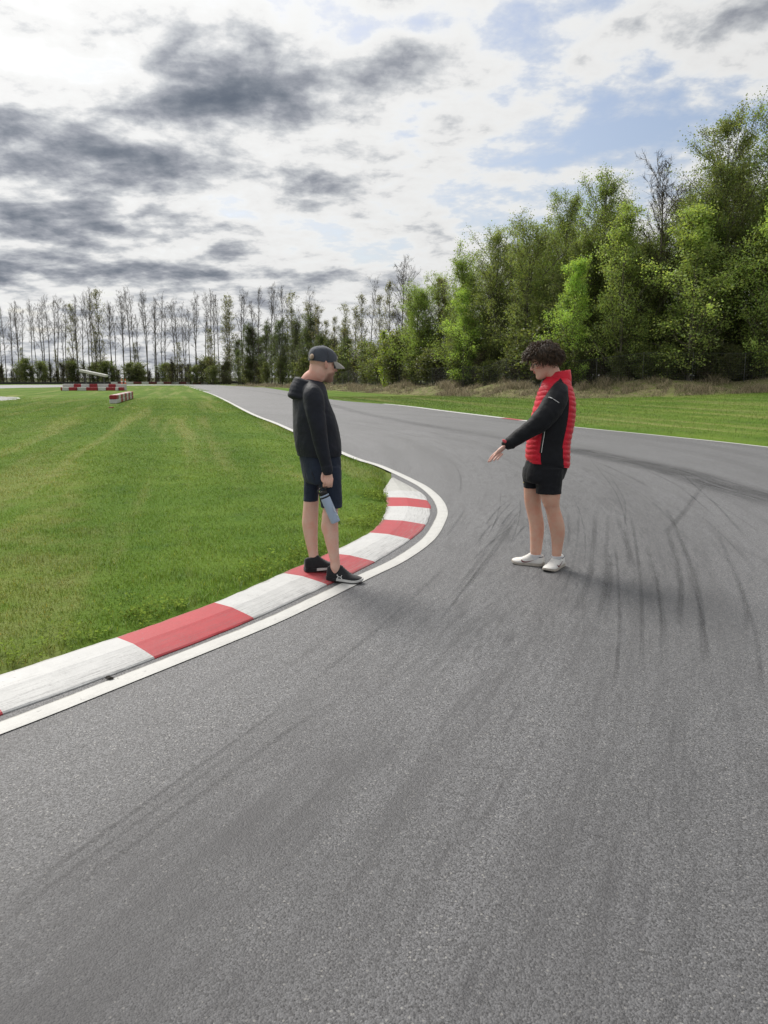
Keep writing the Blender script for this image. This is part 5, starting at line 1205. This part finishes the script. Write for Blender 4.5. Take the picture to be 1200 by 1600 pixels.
# ------------------------------------------------------------------ man in the red jacket, pointing
def man_red():
    Y = 6.25; yaw = R(180 - 9)
    root = empty('person', (0, 0, 0)); tag(root, 'person in red and black jacket and black shorts pointing down at the track', 'person')
    MRJ = cloth('red_puffer', (0.56, 0.010, 0.032), .42, .12, 1200, .05); MBJ = cloth('black_softshell', (0.0075, 0.0085, 0.012), .7, .2, sheen=.05); MSH = cloth('black_shorts', (0.0075, 0.0085, 0.012), .75, .2, sheen=.05)
    MW = simple('trim_white', (0.72, 0.72, 0.72), .5, .05, 20); MZ = simple('zip_black', (0.01, 0.01, 0.011), .5, .1, 20)
    MSHW = cloth('shoe_white', (0.66, 0.65, 0.63), .55, .06, 1200, .05); MGUM = simple('shoe_sole', (0.36, 0.33, 0.29), .7, .2, 25); MSWO = simple('swoosh_maroon', (0.13, 0.012, 0.022), .5, .1, 20); MSOCK = cloth('sock_white', (0.70, 0.71, 0.74), .9, .05); MNAV = cloth('collar_navy', (0.03, 0.04, 0.08), .8)
    hm = head_matrix(P(851.5, 566.5, Y), R(180 - 6), R(17), 1.02)
    parts = [(hx(hm, v), f) for v, f in head_parts()]
    nl = P(871, 602, Y); parts.append(tube(spline([hx(hm, [(-.028, 0, .10)])[0], hx(hm, [(-.034, 0, .035)])[0], nl, nl + np.array((.0, 0, -.08))], 5), np.linspace(.058, .064, 16), 20, up=(0, 1, 0)))
    rows = [(608, 854, 884, .09), (622, 848, 888, .14), (645, 842, 893, .17), (680, 836, 886, .15), (710, 832, 884, .15), (735, 824, 880, .155), (748, 826, 876, .15)]
    r, _ = rows_loft(rows, Y, yaw, 30, 40, shrink=.012); parts.append(rings_mesh(r))
    parts.append(pix_tube([(868, 624, -.10), (845, 658, -.2), (800, 690, -.2), (792, 695, -.2)], [.055, .045, .030, .027], Y)); parts.append(pix_tube([(862, 624, .10), (866, 662, .25), (850, 703, .2)], [.055, .045, .03], Y))
    parts.append(limb([(735, 838, 876, -.09), (760, 841, 876, -.10), (772, 843.5, 875.5, -.10), (784, 847, 874, -.10), (793, 851, 874.5, -.09), (803, 854, 877.5, -.08), (818, 857, 881.5, -.07), (832, 860, 882.5, -.06), (848, 862, 880, -.05), (860, 862.5, 878, -.05), (867, 862.5, 877, -.05), (873, 864.8, 875.2, -.045), (880, 867, 873, -.04)], Y, 1.0))
    parts.append(limb([(735, 819, 848, .09), (752, 818.5, 846, .09), (765, 818.5, 845, .09), (783, 819.5, 845, .09), (794, 821.5, 846, .09), (806, 824.5, 848, .08), (820, 827, 850, .07), (834, 828, 849.5, .06), (850, 828.5, 847.5, .05), (864, 828.7, 845.4, .04), (870, 831, 843.5, .04), (878, 834, 840.5, .04)], Y, 1.0))
    for cx_, cy_, dy_, rr_ in ((854.5, 786, -.11, (.030, .034, .046)), (828, 784, .08, (.030, .032, .044)), (873.5, 820, -.06, (.034, .042, .075)), (842, 818, .07, (.034, .042, .075))): parts.append(ellipsoid(P(cx_, cy_, Y + dy_), rr_, 14, 9))
    Yh = -.20
    parts.append(pix_tube([(794, 693, Yh), (788, 698, Yh), (781, 704, Yh), (778.5, 706.5, Yh)], [.026, .033, .038, .034], Y, 16, up=(-.45, .35, .75), flat=.48))
    for pts, r_ in (([(779.5, 703.5, .028), (772, 709.5, .030), (767, 715, .028), (763, 721.5, .022)], .0088), ([(780, 706, .010), (773, 711.8, .008), (769, 716.5, .004), (765.5, 721.0, -.004)], .0090),
                    ([(782, 708.5, -.010), (777, 713, -.016), (774, 716.5, -.022), (771.5, 719.5, -.028)], .0086), ([(785, 709.5, -.030), (781.5, 713, -.038), (779, 716, -.044), (777, 718.5, -.048)], .0078),
                    ([(787, 699.5, .030), (781, 704.5, .050), (777, 709.0, .058), (775, 713, .060)], .0098)):
        parts.append(pix_tube([(a, b, Yh + c) for a, b, c in pts], [r_ * 1.1, r_ * 1.05, r_, r_ * .82], Y, 10, per=4))
    parts.append(pix_tube([(850, 703, .2), (846, 714, .2), (845, 722, .19)], [.03, .036, .02], Y, 12, flat=.5))
    me = remesh(parts, .0036, 'body', 4)
    def colr(v):
        c = np.tile(np.array((0.63, 0.41, 0.33)), (len(v), 1)); h = hinv(hm, v); hd = v[:, 2] > P(850, 600, Y)[2]
        lip = hd * (h[:, 0] > .088) * (np.abs(h[:, 2] - .069) < .010) * (np.abs(h[:, 1]) < .022); c[lip > 0] = (.42, .15, .13)
        ck = hd * np.exp(-((h[:, 2] - .095) / .03) ** 2 - ((np.abs(h[:, 1]) - .05) / .03) ** 2); c = c * (1 - .35 * ck[:, None]) + np.array((.50, .20, .17)) * .35 * ck[:, None]
        br = hd * (h[:, 0] > .06) * (np.abs(h[:, 2] - .147) < .005) * (np.abs(np.abs(h[:, 1]) - .034) < .020); c[br > 0] = (.045, .028, .018)
        lg = v[:, 2] < .75; c[lg] = np.array((0.62, 0.385, 0.29)); hnd = (v[:, 0] < P(798, 700, Y - .2)[0]) & (v[:, 2] > .7); c[hnd] = (.62, .40, .34)
        return c
    skin_body(root, me, colr)
    for s in (-1, 1):
        e = obj('eye', hx(hm, ellipsoid((.0785, s * .031, .1265), (.0115, .0125, .0115), 12, 8)[0]), ellipsoid((0, 0, 0), (1, 1, 1), 12, 8)[1], simple('eye_white', (.6, .58, .55), .3, .05, 10), root)
        obj('iris', hx(hm, ellipsoid((.0885, s * .031, .1240), (.0022, .0055, .0055), 10, 6)[0]), ellipsoid((0, 0, 0), (1, 1, 1), 10, 6)[1], simple('iris_dark', (.03, .02, .015), .2, .05, 10), e)
    # glasses
    MGL = simple('glasses_frame', (.03, .025, .02), .3, .1, 30, Metallic=.5); gl = MB()
    for s in (-1, 1):
        t = np.linspace(0, 2 * math.pi, 19); gl.add(*tube(hx(hm, np.c_[.1075 - .010 * np.abs(np.sin(t) * 0 + (s * .033 + np.cos(t) * .025)) / .05, s * .033 + np.cos(t) * .025, .124 + np.sin(t) * .018]), .0016, 6, round_ends=False, cap=False))
        gl.add(*tube(hx(hm, [(.097, s * .058, .128), (.05, s * .075, .128), (-.004, s * .080, .126)]), .0018, 6))
    gl.add(*tube(hx(hm, [(.106, -.010, .128), (.110, 0, .130), (.106, .010, .128)]), .0015, 6)); gl.build('glasses', MGL, root)
    # hair: cap of hair plus many curved locks
    MHAIR, nt = new_mat('dark_hair'); p_ = N(nt, 'ShaderNodeNewGeometry', out=0); nn = NOISE(nt, p_, 45, 4, .6); cc = MIX(nt, SS(nt, nn, .35, .7), (.018, .012, .009, 1), (.13, .082, .048, 1))
    finish(nt, N(nt, 'ShaderNodeMixShader', {0: .25, 1: principled(nt, cc, .42, nn, .4, .004, .5), 2: N(nt, 'ShaderNodeBsdfTranslucent', {0: (.34, .21, .10, 1)})}))
    rs = random.Random(3); hb = MB()
    rows = interp_rows(HEAD, 60); a = np.linspace(0, 2 * math.pi, 44, endpoint=False); rings = []
    for z, xf, xb, w in rows:
        if z < .085: continue
        t = (z - .085) / .15; cx = (xf + xb) / 2; rr = (xf - xb) / 2; c = np.cos(a); s = np.sin(a)
        grow_ = .024 + .014 * t
        front = np.clip(c, 0, 1); cover = 1 - front * np.interp(z, [.085, .155, .185, .2], [1, 1, .25, 0]) * 1.0
        ear = np.exp(-((c - .05) / .45) ** 2) * np.interp(z, [.085, .13, .15], [1, .7, 0]); k = grow_ * cover - .016 * (1 - cover) - .030 * ear
        rings.append(np.c_[cx + c * (rr + k), s * (w + k), np.full(44, z + .022 * t ** 2)])
    hv, hf = rings_mesh(rings); hb.add(hx(hm, hv), hf)
    for k in range(2600):
        th = rs.uniform(0, 6.283); ph = rs.uniform(0.0, 1.0) ** .6 * 1.75       # angle from the crown
        d = np.array((math.sin(ph) * math.cos(th), math.sin(ph) * math.sin(th), math.cos(ph)))
        frontness = max(0, d[0])
        if frontness > .45 and d[2] < .38: continue
        if d[2] < -.02 and d[0] > -.25: continue
        pt = np.array((-.003, 0, .138)) + d * np.array((.112, .088, .112))
        down = np.array((0, 0, -1.0)); tang = down - d * np.dot(down, d); tang += np.array((rs.gauss(.25 if d[0] > -.1 else -.1, .45), rs.gauss(0, .5), rs.gauss(0, .25))); tang /= np.linalg.norm(tang)
        if d[0] > .25 and d[2] < .34: continue
        if d[0] > .15: tang = tang * .45 + np.array((.75, 0, .12 + .3 * rs.random())); tang /= np.linalg.norm(tang)
        ln = rs.uniform(.035, .085) * (1.1 if d[0] > .3 else 1); curl = rs.uniform(.003, .010); fr = rs.uniform(40, 100); ph0 = rs.uniform(0, 6.28); side = np.cross(d, tang)
        path = []
        for j in range(7):
            s = ln * j / 6; lift = .010 + .016 * math.sin(j / 6 * 2.6) * rs.uniform(.7, 1.2)
            path.append(pt + tang * s + d * (lift - .25 * s * s / .07) + side * curl * math.sin(ph0 + fr * s) + d * curl * .7 * math.cos(ph0 + fr * s))
        r_ = rs.uniform(.0014, .0034) * np.array([.6, 1, 1, .95, .8, .55, .2]); hb.add(*tube(hx(hm, path), r_, 4, round_ends=False))
    for k in range(170):                       # thicker waves
        th = rs.uniform(0, 6.283); ph = rs.uniform(0.1, 1.0) ** .6 * 1.7; d = np.array((math.sin(ph) * math.cos(th), math.sin(ph) * math.sin(th), math.cos(ph)))
        if (d[0] > .4 and d[2] < .45) or (d[2] < .05 and d[0] > -.3): continue
        pt = np.array((-.003, 0, .142)) + d * np.array((.122, .098, .122)); tg = np.array((.45 if d[0] > 0 else -.5, rs.gauss(0, .4), -.6)); tg = tg - d * np.dot(tg, d); tg /= np.linalg.norm(tg); sd_ = np.cross(d, tg); ln = rs.uniform(.05, .09); q0 = rs.uniform(0, 6)
        hb.add(*tube(spline(hx(hm, [pt + tg * ln * j / 5 + d * (.006 * math.sin(q0 + j * 1.3) - .004 * j / 5) + sd_ * .012 * math.sin(q0 + j * 1.25) for j in range(6)]), 2), np.array([.2, .5, .8, 1, 1, 1, 1, .9, .8, .6, .3]) * rs.uniform(.003, .0055), 6, round_ends=False))
    for k in range(620):                       # fine flyaway strands
        th = rs.gauss(0, 1.1); ph = rs.uniform(0.1, 1.25); d = np.array((math.sin(ph) * math.cos(th), math.sin(ph) * math.sin(th), math.cos(ph)))
        if d[0] > .55 and d[2] < .30: continue
        pt = np.array((0, 0, .140)) + d * np.array((.118, .092, .118)); t = np.array((rs.gauss(.55, .4), rs.gauss(0, .5), rs.gauss(-.1, .4))) + d * .5; t /= np.linalg.norm(t); ln = rs.uniform(.03, .065); s_ = np.cross(d, t); fr = rs.uniform(70, 150); q0 = rs.uniform(0, 6)
        hb.add(*tube(hx(hm, [pt + t * ln * j / 6 + d * .012 * math.sin(j / 2.2) + s_ * .006 * math.sin(q0 + fr * ln * j / 6) + np.array((0, 0, -.012 * (j / 6) ** 2)) for j in range(7)]), np.array([1, 1, 1, .9, .8, .6, .3]) * rs.uniform(.0010, .0018), 4, round_ends=False))
    hb.build('hair', MHAIR, root)
    # jacket body: red quilted front and back, black sides
    rows = [(590, 853, 888, .075), (594, 848, 890, .115), (601, 844.5, 892.5, .165), (611, 841, 895.5, .198), (624, 837.5, 898.5, .210), (640, 833.5, 899, .212), (657, 829.5, 897.5, .206), (675, 826, 894, .200), (692, 823.5, 890.5, .196), (706, 822, 890, .195), (716, 822.5, 890, .192), (722, 824, 889, .188)]
    NR, NS = 150, 150
    r, info = rows_loft(rows, Y, yaw, NR, NS, expo=2.4); r = np.array(r)
    an = np.linspace(0, 2 * math.pi, NS, endpoint=False); deg = np.degrees((an + math.pi) % (2 * math.pi) - math.pi)
    zr = r[:, 0, 2]; tt = (zr[0] - zr) / (zr[0] - zr[-1])
    drop = np.clip((tt - .72) / .28, 0, 1)[:, None] * (-.040) * np.clip(-np.cos(an), 0, 1)[None, :]; r[:, :, 2] += drop
    cen = np.array([i[0] for i in info])
    fw = np.interp(tt, [0, .08, .2, .4, .6, 1], [100, 78, 66, 64, 69, 71]); bw = np.interp(tt, [0, .1, .3, .6, .85, 1], [101, 118, 122, 120, 123, 128])
    red = (np.abs(deg)[None, :] < fw[:, None]) | (np.abs(deg)[None, :] > bw[:, None]); red &= ~((np.abs(deg)[None, :] < np.interp(tt, [0, .10, .24], [26, 16, 3])[:, None]) & (tt < .24)[:, None])
    qz = r[:, :, 2] + .006 * np.sin(an * 5)[None, :] + .006 * np.sin(r[:, :, 2] * 31); puff = np.abs(np.sin(math.pi * qz / .043)) ** .6 * .0068 * (1 + .35 * np.sin(an * 5 + 1.3))[None, :] - .0025
    dirn = r - cen[:, None, :]; dirn[:, :, 2] = 0; dirn /= np.linalg.norm(dirn, axis=2)[:, :, None]
    edge = np.minimum(np.abs(np.abs(deg)[None, :] - fw[:, None]), np.abs(np.abs(deg)[None, :] - bw[:, None])); amt = np.where(red, puff * np.clip(edge / 6, 0, 1), 0)
    r = r + dirn * amt[:, :, None]
    V = r.reshape(-1, 3); V = V + dirn.reshape(-1, 3) * (folds(V, 11, (1, 1, .7)) * np.where(red.ravel(), .003, .008))[:, None]
    F = [(i * NS + j, i * NS + (j + 1) % NS, (i + 1) * NS + (j + 1) % NS, (i + 1) * NS + j) for i in range(NR - 1) for j in range(NS)]
    F = [tuple(reversed(q)) for q in F] if False else F
    rf = red.ravel()
    def sub(name, sel, mat, parent):
        fs = [q for q, s in zip(F, sel) if s]; used = sorted({i for q in fs for i in q}); mp = {i: k for k, i in enumerate(used)}
        return obj(name, V[used], [tuple(mp[i] for i in q) for q in fs], mat, parent)
    q0 = np.array([q[0] for q in F]); isred = rf[q0]; dg_ = np.abs(deg)[q0 % NS]
    jk = sub('jacket', ~isred, MBJ, root); fp = sub('front_panel', isred & (dg_ < 95), MRJ, jk); sub('back_panel', isred & (dg_ >= 95), MRJ, jk)
    # closed hem band
    hem = [V[(NR - 1) * NS:(NR) * NS]]; c_ = hem[0].mean(0); hem.append((hem[0] - c_) * .94 + c_ + np.array((0, 0, -.004))); hem.append((hem[0] - c_) * .9 + c_ + np.array((0, 0, .05))); v, f = rings_mesh(hem, True); obj('hem', v, f, MBJ, jk)
    # collar
    f2 = np.array((math.cos(yaw), math.sin(yaw), 0)); l2 = np.array((-math.sin(yaw), math.cos(yaw), 0)); nc = P(871, 592, Y)
    cr = []
    for (h_, ro) in ((-.035, .088), (0, .088), (.022, .086), (.044, .082), (.062, .079), (.070, .075), (.064, .070), (.02, .068), (-.03, .068)):
        row_ = []
        for k in range(49):
            t = math.radians(14 + 332 * k / 48); row_.append(nc + f2 * (math.cos(t) * ro * 1.10 - .002 + .012 * math.cos(t)) + l2 * math.sin(t) * ro * .95 + np.array((0, 0, h_ - .012 + (-.014) * math.cos(t) + .002 * math.sin(k * 1.9))))
        cr.append(np.array(row_))
    n = 49; v = np.vstack(cr); f = [(i * n + j, i * n + j + 1, (i + 1) * n + j + 1, (i + 1) * n + j) for i in range(len(cr) - 1) for j in range(n - 1)]
    f += [tuple(i * n for i in range(len(cr))), tuple(i * n + n - 1 for i in range(len(cr) - 1, -1, -1))]
    obj('collar', v, f, MRJ, jk)
    pl = []                                    # dark placket and inner layer at the throat
    v, f = tube([nc + f2 * .075 + np.array((0, 0, .030)), nc + f2 * .096 + np.array((0, 0, -.02)), nc + f2 * .118 + np.array((0, 0, -.07)), nc + f2 * .140 + np.array((0, 0, -.13))], [.022, .026, .024, .014], 12, up=tuple(l2), flat=1.0); obj('placket', v, f, MZ, jk)
    # sleeves
    def sleeve(pts, amp):
        s = spline(np.array([list(P(a, b, Y + c)) + [q] for a, b, c, q in pts]), 14); v, f = tube(s[:, :3], s[:, 3], 44, up=(0, 1, 0)); me = mesh('sleeve', v, f, MBJ); wrinkle(me, amp, 20, (1.3, 1, 1.3)); wrinkle(me, .003, 48); return link('sleeve', me, jk)
    s1 = sleeve([(874, 611, -.160, .070), (870, 622, -.185, .084), (860, 640, -.205, .088), (845, 658, -.21, .080), (826, 672.5, -.205, .064), (808, 684.5, -.20, .053), (797, 692, -.20, .049)], .007)
    sleeve([(862, 611, .160, .070), (864, 640, .22, .078), (867, 664, .25, .068), (858, 690, .22, .052), (851, 702, .2, .045)], .006)
    v, f = pix_tube([(800.5, 690, -.20), (797.0, 692.3, -.20), (794.5, 694, -.20)], [.050, .053, .046], Y, 20); obj('cuff', v, f, MBJ, s1)
    ss = Surf(s1); mb = MB()
    mb.add(*tube([ss.at(857.2, 620.6, .002), ss.at(860, 621.2, .002), ss.at(863, 622.4, .002)], [.003, .0062, .004], 8, flat=.7)); mb.build('emblem', MW, s1); mb = MB()
    for k in range(6):
        x = 864.8 + 1.55 * k; y = 623.3 + 1.02 * k; mb.add(*tube([ss.at(x, y, .0015), ss.at(x + .8, y + 1.2, .0015)], .0016, 5)); mb.add(*tube([ss.at(x + .2, y + .1, .0015), ss.at(x + 1.0, y + .5, .0015)], .0013, 5))
    mb.build('lettering', MW, s1)['kind'] = 'stuff'
    # pocket zip, wristband
    sj = Surf(fp); sk = Surf(jk)
    zp = [min((sj.at(x, y, .004), sk.at(x, y, .004)), key=lambda q: q[1]) for x, y in ((849.5, 672), (848, 682), (846, 693), (844, 707))]
    ribbon('pocket_zip', zp, .0055, MZ, jk); ribbon('zip_piping', [p + np.array((.009, -.004, 0)) for p in zp], .0028, MW, jk)
    v, f = pix_tube([(791.5, 692.2, -.2), (789.8, 693.6, -.2)], [.034, .034], Y, 18); wb = obj('wristband', v, f, MZ, root); v, f = ellipsoid(P(788.5, 689.5, Y - .228), (.022, .010, .012), 12, 8, np.array(Matrix.Rotation(R(35), 3, 'Y'))); obj('watch_face', v, f, simple('watch_red', (.62, .08, .10), .4, .1, 20), wb)
    # shorts
    rows = [(714, 824, 889, .18), (724, 820.5, 888, .187), (736, 817, 884.5, .188), (747, 817, 880, .185), (753, 821, 876, .17)]
    r, _ = rows_loft(rows, Y, yaw, 24, 60); sp_ = [rings_mesh(r)]
    sp_.append(limb([(730, 834, 884, -.085), (745, 836, 879.5, -.095), (760, 837, 877.8, -.10), (771.5, 837, 877.5, -.10)], Y, .95)); sp_.append(limb([(730, 817, 856, .085), (745, 816, 852, .09), (755, 817, 850, .09), (762.5, 817.3, 848.5, .09)], Y, .95))
    me = remesh(sp_, .006, 'shorts', 5); wrinkle(me, .009, 15, (1, 1, .7)); wrinkle(me, .003, 40); me.materials.append(MSH); sh = link('shorts', me, root)
    sv = Surf(sh); obj('emblem', *ellipsoid(sv.at(818.2, 754, .001), (.006, .004, .005), 8, 6), simple('emblem_yellow', (.6, .5, .2), .5, .05, 20), sh)
    # shoes and socks
    for (hp, tp, ank) in ((G(849, 885.0), G(802, 879.5), [(865.6, 829.0, 845.2, .04), (868, 830, 844.5, .04), (873, 832, 842.5, .04), (877, 833, 841.5, .04)]), (G(877.5, 883.5), G(849.5, 896.0), [(868.2, 862.8, 876.8, -.05), (871, 863.5, 876, -.047), (877, 866, 874, -.04)])):
        hp = np.array(hp); tp = np.array(tp); d = tp - hp; L = np.linalg.norm(d); d /= L; L = min(max(L, .272), .295)
        o, place, L = shoe(root, hp, hp + d * L, .001, .001, MSHW, MGUM, MGUM, MSHW, None, 0, .022, 1.14, True, False, 1.13)
        v, f = limb([(a, b - 1.0, c + 1.0, q) for a, b, c, q in ank], Y, 1.0); obj('sock', v, f, MSOCK, o)
        tn, tf = tube(place([(.40 * L, -.012, .088), (.35 * L, -.010, .114), (.32 * L, 0, .122), (.35 * L, .010, .114), (.40 * L, .012, .088)]), [.008] * 5, 8); obj('tongue', tn, tf, MSHW, o)
        c = place([(.0, -.016, .084), (.08 * L, -.028, .080), (.2 * L, -.031, .078), (.33 * L, -.028, .092)]); ribbon('ankle_collar', spline(c, 5), .0035, MNAV, o); c = place([(.0, .016, .084), (.08 * L, .028, .080), (.2 * L, .031, .078), (.33 * L, .028, .092)]); ribbon('ankle_collar', spline(c, 5), .0035, MNAV, o)
        for sd in (-1, 1):                    # side stripe: hooked mark, thick at the front, thin towards the heel
            up = spline([(.64, .050), (.60, .040), (.52, .036), (.40, .042), (.24, .056)], 6); lo = spline([(.655, .046), (.62, .031), (.53, .027), (.40, .036), (.24, .056)], 6); rows_ = interp_rows(SHO, 60)
            def on(x, z): hw = np.interp(x, rows_[:, 0], rows_[:, 1]) * 1.08; top = np.interp(x, rows_[:, 0], rows_[:, 2]) * np.interp(x, [0, .42, .72], [1.13, 1.13, 1.0]); q = np.clip((z - .022) / (top - .022), 0, .98); return (x * L, sd * (hw * (1 - .34 * max(0, (q - .2) / .8) ** 1.6) + .0028), z)
            v = place([on(*p) for p in up] + [on(*p) for p in lo]); m_ = len(up); f = [(i, i + 1, m_ + i + 1, m_ + i) for i in range(m_ - 1)]; v2 = place([(x, y + sd * .0015, z) for x, y, z in [on(*p) for p in up] + [on(*p) for p in lo]])
            obj('side_emblem', np.vstack([v, v2]), f + [tuple(2 * m_ + i for i in reversed(q)) for q in f], MSWO, o)
man_red()
